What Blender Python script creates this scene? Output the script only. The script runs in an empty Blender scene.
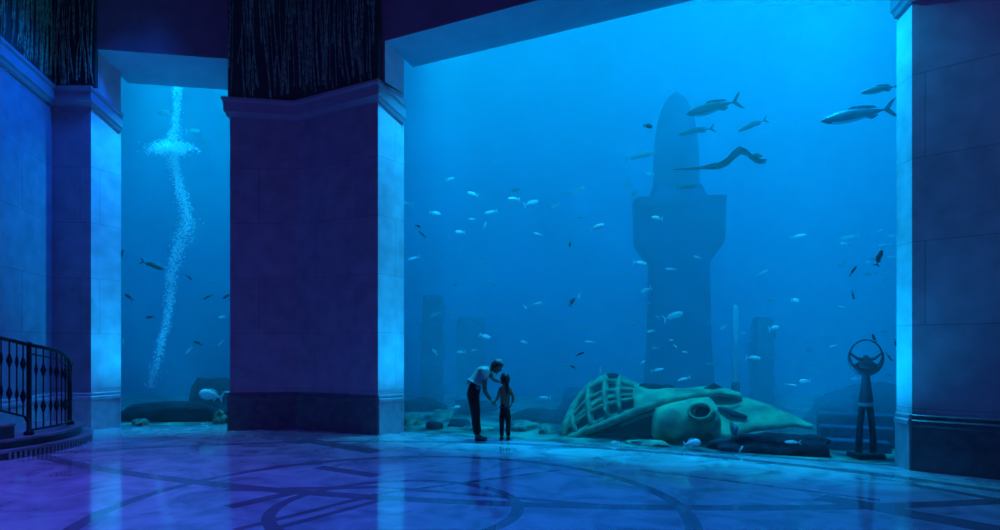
import bpy, bmesh, math, random
from mathutils import Vector, Matrix, noise as mnoise

random.seed(7)
scene = bpy.context.scene
COL = scene.collection
F, H, YH = 600.0, 1.5, 350.0          # focal length in pixels, eye height, horizon row


def at(px, d):
    return Vector(((px - 500) / F * d, d))


def P(px, py, d):
    return Vector(((px - 500) / F * d, d, H + (YH - py) / F * d))


# ------------------------------------------------------------------ materials
def new_mat(name):
    m = bpy.data.materials.new(name)
    m.use_nodes = True
    nt = m.node_tree
    return m, nt, nt.nodes['Principled BSDF']


def mat(name, col, rough=0.6, spec=0.4, metal=0.0, var=0.0, scale=6.0, bump=0.0, bscale=None, col2=None, detail=5.0):
    m, nt, b = new_mat(name)
    b.inputs['Base Color'].default_value = (*col, 1)
    b.inputs['Roughness'].default_value = rough
    b.inputs['Specular IOR Level'].default_value = spec
    b.inputs['Metallic'].default_value = metal
    if var or col2:
        g = nt.nodes.new('ShaderNodeTexCoord')
        n = nt.nodes.new('ShaderNodeTexNoise')
        n.inputs['Scale'].default_value = scale
        n.inputs['Detail'].default_value = detail
        nt.links.new(g.outputs['Object'], n.inputs['Vector'])
        r = nt.nodes.new('ShaderNodeValToRGB')
        c2 = col2 or tuple(max(0, c * (1 - var)) for c in col)
        r.color_ramp.elements[0].position = 0.36
        r.color_ramp.elements[1].position = 0.64
        r.color_ramp.elements[0].color = (*c2, 1)
        r.color_ramp.elements[1].color = (*col, 1)
        nt.links.new(n.outputs['Fac'], r.inputs['Fac'])
        nt.links.new(r.outputs['Color'], b.inputs['Base Color'])
    if bump:
        g = nt.nodes.new('ShaderNodeTexCoord')
        n = nt.nodes.new('ShaderNodeTexNoise')
        n.inputs['Scale'].default_value = bscale or scale * 3
        n.inputs['Detail'].default_value = 6
        nt.links.new(g.outputs['Object'], n.inputs['Vector'])
        bp = nt.nodes.new('ShaderNodeBump')
        bp.inputs['Strength'].default_value = bump
        bp.inputs['Distance'].default_value = 0.05
        nt.links.new(n.outputs['Fac'], bp.inputs['Height'])
        nt.links.new(bp.outputs['Normal'], b.inputs['Normal'])
    return m


def stone_mat(name, col, dx, dy, rough=0.55):
    """large ashlar blocks: brick pattern along (dx,dy) and z, faint joints"""
    m, nt, b = new_mat(name)
    N, L = nt.nodes, nt.links
    geo = N.new('ShaderNodeNewGeometry')
    dot = N.new('ShaderNodeVectorMath'); dot.operation = 'DOT_PRODUCT'
    dot.inputs[1].default_value = (dx, dy, 0)
    L.new(geo.outputs['Position'], dot.inputs[0])
    sep = N.new('ShaderNodeSeparateXYZ'); L.new(geo.outputs['Position'], sep.inputs[0])
    zo = N.new('ShaderNodeMath'); zo.operation = 'ADD'; zo.inputs[1].default_value = 0.27
    L.new(sep.outputs['Z'], zo.inputs[0])
    com = N.new('ShaderNodeCombineXYZ')
    L.new(dot.outputs['Value'], com.inputs[0]); L.new(zo.outputs[0], com.inputs[1])
    br = N.new('ShaderNodeTexBrick')
    br.inputs['Scale'].default_value = 1.0
    br.inputs['Brick Width'].default_value = 1.9
    br.inputs['Row Height'].default_value = 1.04
    br.inputs['Mortar Size'].default_value = 0.008
    br.inputs['Mortar Smooth'].default_value = 0.3
    br.inputs['Color1'].default_value = (*[c * 0.93 for c in col], 1)
    br.inputs['Color2'].default_value = (*col, 1)
    br.inputs['Mortar'].default_value = (*[c * 0.72 for c in col], 1)
    L.new(com.outputs[0], br.inputs['Vector'])
    n = N.new('ShaderNodeTexNoise'); n.inputs['Scale'].default_value = 3.5; n.inputs['Detail'].default_value = 7
    L.new(geo.outputs['Position'], n.inputs['Vector'])
    mr = N.new('ShaderNodeMapRange')
    mr.inputs['From Min'].default_value = 0.3; mr.inputs['From Max'].default_value = 0.7
    mr.inputs['To Min'].default_value = 0.8; mr.inputs['To Max'].default_value = 1.1
    L.new(n.outputs['Fac'], mr.inputs['Value'])
    mx = N.new('ShaderNodeMix'); mx.data_type = 'RGBA'; mx.blend_type = 'MULTIPLY'
    mx.inputs['Factor'].default_value = 1
    L.new(br.outputs['Color'], mx.inputs[6]); L.new(mr.outputs[0], mx.inputs[7])
    L.new(mx.outputs[2], b.inputs['Base Color'])
    b.inputs['Roughness'].default_value = rough
    b.inputs['Specular IOR Level'].default_value = 0.35
    bp = N.new('ShaderNodeBump'); bp.inputs['Strength'].default_value = 0.25; bp.inputs['Distance'].default_value = 0.02
    inv = N.new('ShaderNodeMath'); inv.operation = 'SUBTRACT'; inv.inputs[0].default_value = 1
    L.new(br.outputs['Fac'], inv.inputs[1]); L.new(inv.outputs[0], bp.inputs['Height'])
    L.new(bp.outputs['Normal'], b.inputs['Normal'])
    return m


STONE = (0.29, 0.255, 0.33)
EU = Vector((0.9045, -0.4265)); EV = Vector((0.4265, 0.9045))
M = {}
M['stone_left'] = stone_mat('pale_stone_left', STONE, 0.97, -0.25)
M['stone_center'] = stone_mat('pale_stone_center', STONE, 0.8, -0.6)
M['stone_right'] = stone_mat('pale_stone_right', STONE, 0.75, -0.66)
REV_LIT = (0.60, 0.57, 0.64)  # wall stone lightened: tank light on the reveals put into the colour
M['reveal_left'] = stone_mat('lit_reveal_left', REV_LIT, 0.3, 0.95, 0.4)
M['reveal_center'] = stone_mat('lit_reveal_center', REV_LIT, 0.6, 0.8, 0.4)
M['reveal_right'] = stone_mat('lit_reveal_right', REV_LIT, 0.05, 1.0, 0.4)
M['moulding'] = mat('stone_moulding', (0.30, 0.265, 0.34), 0.5, 0.4, var=0.12, scale=4)
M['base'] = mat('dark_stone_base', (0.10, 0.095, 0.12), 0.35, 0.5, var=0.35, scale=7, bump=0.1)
M['base_lit'] = mat('lit_base_stone', (0.42, 0.42, 0.48), 0.45, 0.4, var=0.2, scale=7)  # copy of the base stone, lightened where the tank light reaches
M['frieze'] = mat('reed_relief', (0.20, 0.55, 0.36), 0.6, 0.35, var=0.7, scale=14, bump=0.3)
M['frieze_back'] = mat('reed_relief_ground', (0.03, 0.06, 0.055), 0.8, 0.2)
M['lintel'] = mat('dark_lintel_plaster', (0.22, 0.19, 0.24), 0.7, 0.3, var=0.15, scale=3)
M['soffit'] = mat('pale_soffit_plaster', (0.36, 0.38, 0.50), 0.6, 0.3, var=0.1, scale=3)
M['iron'] = mat('black_wrought_iron', (0.008, 0.008, 0.012), 0.4, 0.5, metal=0.3)
M['step'] = mat('dark_veined_step_stone', (0.22, 0.18, 0.24), 0.3, 0.5, var=0.5, scale=5)
M['riser'] = mat('dark_riser_tile', (0.05, 0.045, 0.065), 0.3, 0.5, var=0.4, scale=9)
M['riser_bar'] = mat('pale_riser_bar', (0.25, 0.23, 0.30), 0.4, 0.4)
M['tank_wall'] = mat('blue_tank_wall', (0.06, 0.30, 0.62), 0.85, 0.1, var=0.25, scale=0.5)
M['sand'] = mat('pale_sea_sand', (0.17, 0.34, 0.26), 0.9, 0.1, col2=(0.02, 0.03, 0.05), scale=1.3, bump=0.3)
M['rock'] = mat('dark_brown_rock', (0.055, 0.040, 0.055), 0.9, 0.15, col2=(0.02, 0.018, 0.03), scale=3, bump=0.6)
M['rock_green'] = mat('algae_rock', (0.16, 0.36, 0.24), 0.9, 0.15, col2=(0.045, 0.10, 0.11), scale=4, bump=0.6)
M['ledge'] = mat('reddish_ledge_rock', (0.075, 0.045, 0.060), 0.9, 0.15, col2=(0.03, 0.02, 0.035), scale=3, bump=0.5)
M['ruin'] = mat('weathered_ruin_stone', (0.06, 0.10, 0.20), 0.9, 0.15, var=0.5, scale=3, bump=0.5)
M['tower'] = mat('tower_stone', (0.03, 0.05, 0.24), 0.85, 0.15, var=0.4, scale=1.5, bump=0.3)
M['craft'] = mat('algae_covered_hull', (0.12, 0.44, 0.23), 0.75, 0.2, col2=(0.03, 0.17, 0.11), scale=3.0, bump=0.3)
M['craft_bar'] = mat('green_hull_frame', (0.11, 0.30, 0.18), 0.7, 0.2, var=0.5, scale=6)
M['craft_dark'] = mat('hull_shade_and_fittings', (0.022, 0.020, 0.035), 0.9, 0.1, var=0.5, scale=4)  # shade under and inside the hull as colour; also the dark fittings
M['statue'] = mat('dark_bronze', (0.022, 0.026, 0.05), 0.55, 0.4, var=0.4, scale=8)
M['statue_band'] = mat('pale_bronze_band', (0.12, 0.22, 0.26), 0.5, 0.4)
M['pipe'] = mat('pale_plastic_pipe', (0.8, 0.95, 0.95), 0.5, 0.3)
M['fish_pale'] = mat('silver_fish_skin', (0.45, 0.96, 0.93), 0.35, 0.5, var=0.12, scale=9)
M['fish_mid'] = mat('grey_fish_skin', (0.20, 0.50, 0.55), 0.4, 0.5, var=0.2, scale=9)
M['fish_dark'] = mat('dark_fish_skin', (0.018, 0.020, 0.035), 0.5, 0.4, var=0.4, scale=9)
M['fish_steel'] = mat('steel_blue_fish_skin', (0.02, 0.055, 0.12), 0.4, 0.5, var=0.3, scale=5)
M['fish_belly'] = mat('pale_fish_belly', (0.15, 0.32, 0.42), 0.4, 0.4)
M['bubble'] = mat('bubble_skin', (0.92, 0.97, 1.0), 0.2, 0.5)
M['skin'] = mat('skin', (0.16, 0.09, 0.065), 0.55, 0.35)
M['hair'] = mat('dark_hair', (0.010, 0.008, 0.008), 0.5, 0.4)
M['cap'] = mat('pale_cap_cloth', (0.14, 0.17, 0.18), 0.8, 0.2)
M['shirt'] = mat('pale_teal_shirt', (0.17, 0.28, 0.28), 0.85, 0.2, var=0.2, scale=12)
M['trousers'] = mat('dark_brown_trousers', (0.022, 0.014, 0.014), 0.85, 0.2)
M['shoe'] = mat('black_shoe', (0.010, 0.010, 0.012), 0.5, 0.4)
M['child_top'] = mat('slate_blue_child_top', (0.05, 0.08, 0.12), 0.85, 0.2, var=0.2, scale=14)
M['eye'] = mat('eye', (0.02, 0.015, 0.015), 0.2, 0.5)

# clear acrylic
m = bpy.data.materials.new('clear_acrylic'); m.use_nodes = True
nt = m.node_tree; nt.nodes.clear()
o_ = nt.nodes.new('ShaderNodeOutputMaterial'); t_ = nt.nodes.new('ShaderNodeBsdfTransparent')
t_.inputs['Color'].default_value = (0.975, 0.985, 0.99, 1)
nt.links.new(t_.outputs[0], o_.inputs['Surface'])
M['acrylic'] = m

# sea water: scattering and absorbing medium
m = bpy.data.materials.new('sea_water'); m.use_nodes = True
nt = m.node_tree; nt.nodes.clear()
o_ = nt.nodes.new('ShaderNodeOutputMaterial')
sc_ = nt.nodes.new('ShaderNodeVolumeScatter')
sc_.inputs['Color'].default_value = (0.35, 0.85, 1.0, 1)
sc_.inputs['Density'].default_value = 0.10
sc_.inputs['Anisotropy'].default_value = 0.0
ab_ = nt.nodes.new('ShaderNodeVolumeAbsorption')
ab_.inputs['Color'].default_value = (0.0, 0.84, 0.965, 1)
ab_.inputs['Density'].default_value = 0.30
ad_ = nt.nodes.new('ShaderNodeAddShader')
nt.links.new(sc_.outputs[0], ad_.inputs[0]); nt.links.new(ab_.outputs[0], ad_.inputs[1])
nt.links.new(ad_.outputs[0], o_.inputs['Volume'])
try:
    m.cycles.homogeneous_volume = True
except Exception:
    pass
M['water'] = m


def floor_material():
    m, nt, b = new_mat('polished_marble_floor')
    N, L = nt.nodes, nt.links
    geo = N.new('ShaderNodeNewGeometry')

    def mth(op, a, b_=None, clamp=False):
        n = N.new('ShaderNodeMath'); n.operation = op; n.use_clamp = clamp
        for i, v in enumerate((a, b_)):
            if v is None:
                continue
            if isinstance(v, (int, float)):
                n.inputs[i].default_value = v
            else:
                L.new(v, n.inputs[i])
        return n.outputs[0]
    sep = N.new('ShaderNodeSeparateXYZ'); L.new(geo.outputs['Position'], sep.inputs[0])
    X, Y = sep.outputs['X'], sep.outputs['Y']

    def band(v, w):               # 1 where |v| < w
        return mth('LESS_THAN', mth('ABSOLUTE', v), w)

    def ring(cx, cy, r, w):
        dx = mth('SUBTRACT', X, cx); dy = mth('SUBTRACT', Y, cy)
        d = mth('SQRT', mth('ADD', mth('MULTIPLY', dx, dx), mth('MULTIPLY', dy, dy)))
        return band(mth('SUBTRACT', d, r), w)

    def seg(x0, y0, x1, y1, w):
        l = math.hypot(x1 - x0, y1 - y0); ux, uy = (x1 - x0) / l, (y1 - y0) / l
        dx = mth('SUBTRACT', X, (x0 + x1) / 2); dy = mth('SUBTRACT', Y, (y0 + y1) / 2)
        t = mth('ADD', mth('MULTIPLY', dx, ux), mth('MULTIPLY', dy, uy))
        s = mth('SUBTRACT', mth('MULTIPLY', dx, uy), mth('MULTIPLY', dy, ux))
        return mth('MULTIPLY', band(t, l / 2), band(s, w))

    def fl(px, py):
        d = F * H / (py - YH)
        return ((px - 500) / F * d, d)
    masks = [ring(-0.98, 5.73, 2.70, 0.07), ring(-0.98, 5.73, 1.15, 0.06)]
    # curved border bands of the hall floor
    masks += [ring(2.2, 20.6, 14.9, 0.10), ring(-2.0, 0.4, 9.45, 0.09)]
    for a, c, w in (((305, 440), (378, 452), 0.16), ((318, 467), (378, 476), 0.10), ((228, 507), (300, 491), 0.09),
                    ((235, 530), (378, 494), 0.05), ((262, 532), (392, 497), 0.05), ((225, 490), (380, 487), 0.07),
                    ((378, 494), (560, 470), 0.04), ((380, 487), (600, 505), 0.05), ((820, 497), (1010, 532), 0.16),
                    ((905, 483), (1000, 500), 0.07), ((640, 470), (880, 500), 0.04)):
        masks.append(seg(*fl(*a), *fl(*c), w))
    acc = masks[0]
    for k in masks[1:]:
        acc = mth('MAXIMUM', acc, k)
    n1 = N.new('ShaderNodeTexNoise'); n1.inputs['Scale'].default_value = 1.6; n1.inputs['Detail'].default_value = 9
    n1.inputs['Distortion'].default_value = 1.4
    L.new(geo.outputs['Position'], n1.inputs['Vector'])
    cr = N.new('ShaderNodeValToRGB')
    e = cr.color_ramp.elements
    e[0].position = 0.32; e[0].color = (0.20, 0.18, 0.24, 1)
    e[1].position = 0.62; e[1].color = (0.40, 0.37, 0.44, 1)
    x = e.new(0.5); x.color = (0.33, 0.30, 0.37, 1)
    L.new(n1.outputs['Fac'], cr.inputs['Fac'])
    mx = N.new('ShaderNodeMix'); mx.data_type = 'RGBA'
    mx.inputs[7].default_value = (0.05, 0.018, 0.04, 1)
    fade = mth('MULTIPLY', acc, 0.62)
    L.new(fade, mx.inputs['Factor']); L.new(cr.outputs['Color'], mx.inputs[6])
    L.new(mx.outputs[2], b.inputs['Base Color'])
    n2 = N.new('ShaderNodeTexNoise'); n2.inputs['Scale'].default_value = 3; n2.inputs['Detail'].default_value = 6
    L.new(geo.outputs['Position'], n2.inputs['Vector'])
    mr = N.new('ShaderNodeMapRange')
    mr.inputs['From Min'].default_value = 0.3; mr.inputs['From Max'].default_value = 0.7
    mr.inputs['To Min'].default_value = 0.06; mr.inputs['To Max'].default_value = 0.14
    L.new(n2.outputs['Fac'], mr.inputs['Value']); L.new(mr.outputs[0], b.inputs['Roughness'])
    b.inputs['Specular IOR Level'].default_value = 0.5
    b.inputs['IOR'].default_value = 2.6
    return m


M['floor'] = floor_material()


# ------------------------------------------------------------------ object helpers
def link(name, me, material, parent=None):
    o = bpy.data.objects.new(name, me)
    COL.objects.link(o)
    if material is not None:
        for mm in (material if isinstance(material, (list, tuple)) else [material]):
            me.materials.append(mm)
    if parent is not None:
        o.parent = parent
        o.matrix_parent_inverse = Matrix.Translation(parent.location).inverted() if not parent.parent and parent.type == 'EMPTY' else Matrix()
    return o


def obj(name, bm, material, parent=None, smooth=False):
    bmesh.ops.recalc_face_normals(bm, faces=bm.faces[:])
    me = bpy.data.meshes.new(name)
    if smooth:
        for f in bm.faces:
            f.smooth = True
    bm.to_mesh(me); bm.free()
    return link(name, me, material, parent)


def thing(name, label, cat, loc=(0, 0, 0), group=None):
    o = bpy.data.objects.new(name, None)
    COL.objects.link(o)
    o.location = loc
    o.empty_display_size = 0.2
    return tag(o, label, cat, group)


def tag(o, label, cat, group=None):
    o['label'] = label; o['category'] = cat
    if group:
        o['group'] = group
    return o


def struct(o):
    o['kind'] = 'structure'
    return o


def add_prism(bm, pts, z0, z1, mi=0):
    n = len(pts)
    z0 = [z0] * n if isinstance(z0, (int, float)) else z0
    z1 = [z1] * n if isinstance(z1, (int, float)) else z1
    lo = [bm.verts.new((p[0], p[1], z)) for p, z in zip(pts, z0)]
    hi = [bm.verts.new((p[0], p[1], z)) for p, z in zip(pts, z1)]
    fs = [bm.faces.new(lo[::-1]), bm.faces.new(hi)]
    for i in range(n):
        j = (i + 1) % n
        fs.append(bm.faces.new((lo[i], lo[j], hi[j], hi[i])))
    for f in fs:
        f.material_index = mi
    return fs


def prism(name, pts, z0, z1, material, parent=None):
    bm = bmesh.new(); add_prism(bm, pts, z0, z1)
    return obj(name, bm, material, parent)


def sweep_profile(name, path, prof, material, parent=None):
    """moulding: path = list of (x,y,z); prof = closed list of (out, dz); out is to the viewer's side (right-hand of travel)"""
    bm = bmesh.new()
    n = len(path)
    nor = []
    for i in range(n):
        a = Vector(path[max(i - 1, 0)][:2]); b = Vector(path[i][:2]); c = Vector(path[min(i + 1, n - 1)][:2])
        ns = []
        for s, t in ((a, b), (b, c)):
            if (t - s).length > 1e-6:
                d = (t - s).normalized(); ns.append(Vector((d.y, -d.x)))
        v = sum(ns, Vector((0, 0))) / len(ns)
        v = v / max(v.length_squared, 0.2)
        nor.append(v)
    rings = []
    for p, v in zip(path, nor):
        rings.append([bm.verts.new((p[0] + v.x * q[0], p[1] + v.y * q[0], p[2] + q[1])) for q in prof])
    k = len(prof)
    for i in range(n - 1):
        for j in range(k):
            bm.faces.new((rings[i][j], rings[i][(j + 1) % k], rings[i + 1][(j + 1) % k], rings[i + 1][j]))
    bm.faces.new(rings[0]); bm.faces.new(rings[-1][::-1])
    return obj(name, bm, material, parent)


def frame_of(d):
    d = d.normalized()
    a = Vector((0, 0, 1)) if abs(d.z) < 0.9 else Vector((0, 1, 0))
    u = d.cross(a).normalized(); v = u.cross(d).normalized()
    return u, v


def add_tube(bm, pts, r, seg=10, caps=True):
    pts = [Vector(p) for p in pts]
    rs = [r] * len(pts) if isinstance(r, (int, float)) else r
    rings = []
    for i, p in enumerate(pts):
        d = pts[min(i + 1, len(pts) - 1)] - pts[max(i - 1, 0)]
        u, v = frame_of(d)
        rings.append([bm.verts.new(p + (u * math.cos(2 * math.pi * k / seg) + v * math.sin(2 * math.pi * k / seg)) * rs[i]) for k in range(seg)])
    for a, b in zip(rings, rings[1:]):
        for k in range(seg):
            bm.faces.new((a[k], a[(k + 1) % seg], b[(k + 1) % seg], b[k]))
    if caps:
        bm.faces.new(rings[0][::-1]); bm.faces.new(rings[-1])


def add_lathe(bm, c, prof, seg=12):
    """prof: list of (radius, z)"""
    rings = []
    for r, z in prof:
        rings.append([bm.verts.new((c[0] + r * math.cos(2 * math.pi * k / seg), c[1] + r * math.sin(2 * math.pi * k / seg), c[2] + z)) for k in range(seg)])
    for a, b in zip(rings, rings[1:]):
        for k in range(seg):
            bm.faces.new((a[k], a[(k + 1) % seg], b[(k + 1) % seg], b[k]))
    bm.faces.new(rings[0][::-1]); bm.faces.new(rings[-1])


def add_box(bm, c, s, rz=0.0, bev=0.0):
    r = bmesh.ops.create_cube(bm, size=1.0, matrix=Matrix.Translation(c) @ Matrix.Rotation(rz, 4, 'Z') @ Matrix.Diagonal((s[0], s[1], s[2], 1)))
    if bev:
        es = list({e for v in r['verts'] for e in v.link_edges})
        bmesh.ops.bevel(bm, geom=es, offset=bev, segments=2, affect='EDGES')


def add_rock(bm, c, s, seed=0, rz=0.0, amp=0.28, sub=4, ex=0.8):
    r = bmesh.ops.create_icosphere(bm, subdivisions=sub, radius=1.0)
    R = Matrix.Rotation(rz, 3, 'Z')
    for v in r['verts']:
        p = v.co.copy()
        k = 1 + amp * mnoise.fractal(p * 1.5 + Vector((seed * 7.3, seed * 3.1, 0)), 1.0, 2.0, 4)
        # squared-off silhouettes like boulders
        q = Vector([math.copysign(abs(x) ** ex, x) for x in p]) * k
        v.co = R @ Vector((q.x * s[0], q.y * s[1], q.z * s[2])) + Vector(c)


def loft_grid(bm, grid, skip=None):
    V = [[bm.verts.new(p) for p in row] for row in grid]
    for i in range(len(V) - 1):
        for j in range(len(V[0]) - 1):
            if skip and skip(i, j):
                continue
            bm.faces.new((V[i][j], V[i][j + 1], V[i + 1][j + 1], V[i + 1][j]))
    return V


def lerp_tab(tab, x):
    if x <= tab[0][0]:
        return tab[0][1]
    for (a, ya), (b, yb) in zip(tab, tab[1:]):
        if x <= b:
            t = (x - a) / (b - a)
            return ya + (yb - ya) * t
    return tab[-1][1]


# ------------------------------------------------------------------ plan of the hall
W1 = Vector((-8.40, 11.25)); wd = (Vector((-7.975, 9.57)) - W1).normalized()
W0 = W1 + wd * 8.0
W2 = at(91, 11.25)
W3 = at(121, 11.8)                       # = left end of the side window
LG0 = W3.copy()
lg_dir = (at(230, 12.15) - LG0).normalized()
LG1 = LG0 + lg_dir * 2.45
C0, C1, C2 = at(230, 11.3), at(297, 11.4), at(378, 10.59)
MG0, MG1 = at(404, 11.1), at(896.5, 7.82)
C3 = MG0
R0 = MG1
R1 = at(912, 7.5)
rd = Vector((1.13, -1.0)).normalized()
R2 = R1 + rd * 4.2
EU = (MG1 - MG0).normalized(); EV = Vector((-EU.y, EU.x))
LU = lg_dir; LV = Vector((-LU.y, LU.x))


def on_line(px, py, o, n, v):
    """point on the ray through a pixel that lies v metres behind the line through o with normal n"""
    k = (px - 500) / F
    d = (v + o.dot(n)) / (k * n.x + n.y)
    return P(px, py, d)


def G(px, py, v):
    return on_line(px, py, MG0, EV, v)


def GL(px, py, v):
    return on_line(px, py, LG0, LV, v)


TOP = 9.6
CT = 12.4                                  # water surface
# ---- floor
bm = bmesh.new()
add_prism(bm, [(-12, -3), (14, -3), (14, 3), (9.0, 7.0), (MG1.x + .05, MG1.y + .03), (MG0.x, MG0.y + .03), (-2.3, 12.5), (-5.1, 12.5),
               (LG1.x, LG1.y + .03), (LG0.x, LG0.y + .03), (-8.6, 12.4), (-12, 12.4)], -0.25, 0.0)
struct(obj('floor', bm, M['floor']))
bm = bmesh.new()
add_prism(bm, [(-12, -3), (14, -3), (14, 3), (9.0, 7.0), (MG1.x, MG1.y), (MG0.x, MG0.y), (-2.3, 12.4), (-5.1, 12.4),
               (LG1.x, LG1.y), (LG0.x, LG0.y), (-8.6, 12.4), (-12, 12.4)], TOP, TOP + .25)
struct(obj('ceiling', bm, M['lintel']))

# ---- walls and piers


def prism_w(n, pts, z0, z1, mt, side=None, mt2=None):
    bm = bmesh.new(); fs = add_prism(bm, pts, z0, z1)
    if side is not None:
        fs[2 + side].material_index = 1
    return struct(obj(n, bm, [mt, mt2 or mt]))


wl = [W0, W1, W2, W3, (-8.2, 12.6), (W1.x - 1.2, 12.6), (W0.x - 1.2, W0.y)]
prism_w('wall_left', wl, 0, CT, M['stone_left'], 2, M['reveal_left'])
C2u = at(385, 10.62)
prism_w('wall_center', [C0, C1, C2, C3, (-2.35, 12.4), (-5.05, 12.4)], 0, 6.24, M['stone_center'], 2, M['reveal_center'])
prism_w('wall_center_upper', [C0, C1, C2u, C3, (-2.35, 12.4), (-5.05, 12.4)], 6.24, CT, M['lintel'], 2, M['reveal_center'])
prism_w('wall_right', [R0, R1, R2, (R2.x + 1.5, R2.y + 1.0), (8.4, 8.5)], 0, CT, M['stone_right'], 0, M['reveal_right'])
# lintels over both windows, sloping pale soffits
off = C2u - MG0


def lintel(name, pts, z0, zt):
    bm = bmesh.new()
    fs = add_prism(bm, pts, z0, zt)
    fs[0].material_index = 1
    return struct(obj(name, bm, [M['lintel'], M['soffit']]))


mf1 = MG1 + EU * 0.2 + (C2u - MG0) - EU * (C2u - MG0).dot(EU)
lintel('wall_over_main_window', [C2u, mf1, MG1 + EU * 0.2 + EV * .3, MG0 + EV * .3], [6.97, 6.97, 6.86, 6.86], CT)
lf0, lf1 = at(96, 11.25), at(234, 11.64)
lintel('wall_over_side_window', [lf0, lf1, LG1 + LV * .3, LG0 + LV * .3], [7.14, 7.14, 6.88, 6.88], CT)

# ---- cornices (moulded stone bands)
corn = [(-0.05, 0), (0.12, 0), (0.12, -0.05), (0.09, -0.09), (0.09, -0.26), (0.065, -0.29), (0.045, -0.34), (-0.05, -0.36)]
struct(sweep_profile('trim_1', [(*W0, 6.41), (*W1, 6.41), (*W2, 6.41), (*(W3 - (W3 - W2) * .06), 6.10)], corn, M['moulding']))
c0b = C0 + Vector((-0.02, 0.8))
struct(sweep_profile('trim_2', [(*c0b, 6.2), (*C0, 6.23), (*C1, 6.19), (*C2, 6.23), (*(C3 - (C3 - C2) * .06), 6.00)], corn, M['moulding']))
struct(sweep_profile('trim_3', [(*(R0 + (R1 - R0) * .06), 6.15), (*R1, 6.2), (*R2, 6.2)], corn, M['moulding']))
# ---- bases
bprof = [(-0.04, 0), (-0.04, 0.70), (0.02, 0.70), (0.035, 0.685), (0.035, 0.66), (0.025, 0.645), (0.05, 0.62), (0.05, 0.57), (0.035, 0.545), (0.035, 0.0)]
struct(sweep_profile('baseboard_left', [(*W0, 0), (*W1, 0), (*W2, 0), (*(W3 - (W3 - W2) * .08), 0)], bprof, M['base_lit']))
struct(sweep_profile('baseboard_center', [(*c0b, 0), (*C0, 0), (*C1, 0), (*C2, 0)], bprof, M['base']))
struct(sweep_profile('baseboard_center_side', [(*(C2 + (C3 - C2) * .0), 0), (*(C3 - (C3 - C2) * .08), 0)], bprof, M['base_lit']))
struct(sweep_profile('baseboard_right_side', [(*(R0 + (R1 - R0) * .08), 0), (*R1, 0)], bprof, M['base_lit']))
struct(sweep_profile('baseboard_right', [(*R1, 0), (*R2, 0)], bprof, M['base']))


# ---- reed relief friezes above the cornices
def frieze(name, path, z0, z1, seed):
    rnd = random.Random(seed)
    bm = bmesh.new()
    n = len(path)
    # backing slab
    nor = []
    for i in range(n):
        ns = []
        for s, t in ((path[max(i - 1, 0)], path[i]), (path[i], path[min(i + 1, n - 1)])):
            if (t - s).length > 1e-6:
                d = (t - s).normalized(); ns.append(Vector((d.y, -d.x)))
        v = sum(ns, Vector((0, 0))) / len(ns)
        nor.append(v / max(v.length_squared, .2))
    front = [p + v * 0.05 for p, v in zip(path, nor)]
    back = [p - v * 0.03 for p, v in zip(path, nor)]
    add_prism(bm, front + back[::-1], z0, z1, 1)
    for a, b, na in zip(front, front[1:], nor):
        d = (b - a); ln = d.length; d.normalize(); nn = Vector((d.y, -d.x))
        cnt = int(ln / 0.026)
        for _ in range(cnt):
            s = rnd.uniform(0.02, ln - 0.02)
            za = z0 + (rnd.uniform(0, .25) if rnd.random() < .5 else rnd.uniform(0, z1 - z0 - .5))
            zb = min(z1, za + rnd.uniform(.7, 2.4))
            lean = rnd.uniform(-.10, .10); ph = rnd.uniform(0, 6); amp = rnd.uniform(.0, .025)
            pts = []; rr = []
            r0 = rnd.uniform(.006, .017)
            for k in range(8):
                t = k / 7
                q = min(max(s + lean * t * (zb - za) + amp * math.sin(ph + 5 * t), .01), ln - .01)
                p = a + d * q + nn * (0.005 + .03 * math.sin(math.pi * t))
                pts.append((p.x, p.y, za + (zb - za) * t)); rr.append(r0 * (1 - .6 * t))
            add_tube(bm, pts, rr, 5)
    return struct(obj(name, bm, [M['frieze'], M['frieze_back']], smooth=False))


frieze('trim_4', [W1 + wd * 4.5, W1, at(97, 11.25)], 6.42, 8.9, 3)
frieze('trim_5', [at(229, 11.29), C1, at(380, 10.58)], 6.24, 8.9, 5)

# ---- windows: clear acrylic panels
def pane(name, a, b, z1, nrm):
    bm = bmesh.new()
    add_prism(bm, [a - nrm * .10, b - nrm * .10, b - nrm * .004, a - nrm * .004], 0.0, z1)
    return struct(obj(name, bm, M['acrylic']))


pane('window_1', LG0, LG1 - LU * .12, 6.9, LV)
pane('window_2', MG0, MG1, 6.88, EV)

# ---- tank shell and water
WB = 19.0
wpts = [(MG1.x, MG1.y), (8.4, 8.56), (17, 11.2), (17, WB), (-17, WB), (-17, 13.6), (-8.2, 12.65), (LG0.x, LG0.y), (LG1.x, LG1.y), (-5.05, 12.42), (-2.35, 12.42), (MG0.x, MG0.y)]
struct(prism('water', wpts, -0.2, CT, M['water']))
struct(prism('wall_tank_back', [(-17.4, WB + .02), (17.4, WB + .02), (17.4, WB + .4), (-17.4, WB + .4)], -.3, CT, M['tank_wall']))
struct(prism('wall_tank_left', [(-17.02, 13.4), (-17.02, WB), (-17.4, WB), (-17.4, 13.4)], -.3, CT, M['tank_wall']))
struct(prism('wall_tank_front', [(-17, 13.5), (-17.1, 13.3), (-8.3, 12.4), (-8.25, 12.6)], -.3, CT, M['tank_wall']))
struct(prism('wall_tank_right', [(8.4, 8.5), (17.05, 11.1), (17.4, 11.0), (8.8, 8.2)], -.3, CT, M['tank_wall']))
struct(prism('wall_tank_side', [(17.02, 11.2), (17.4, 11.2), (17.4, WB), (17.02, WB)], -.3, CT, M['tank_wall']))
# sea bed with gentle undulation, kept below the panel sills
bm = bmesh.new()
nx, ny = 110, 44
V = {}


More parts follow.
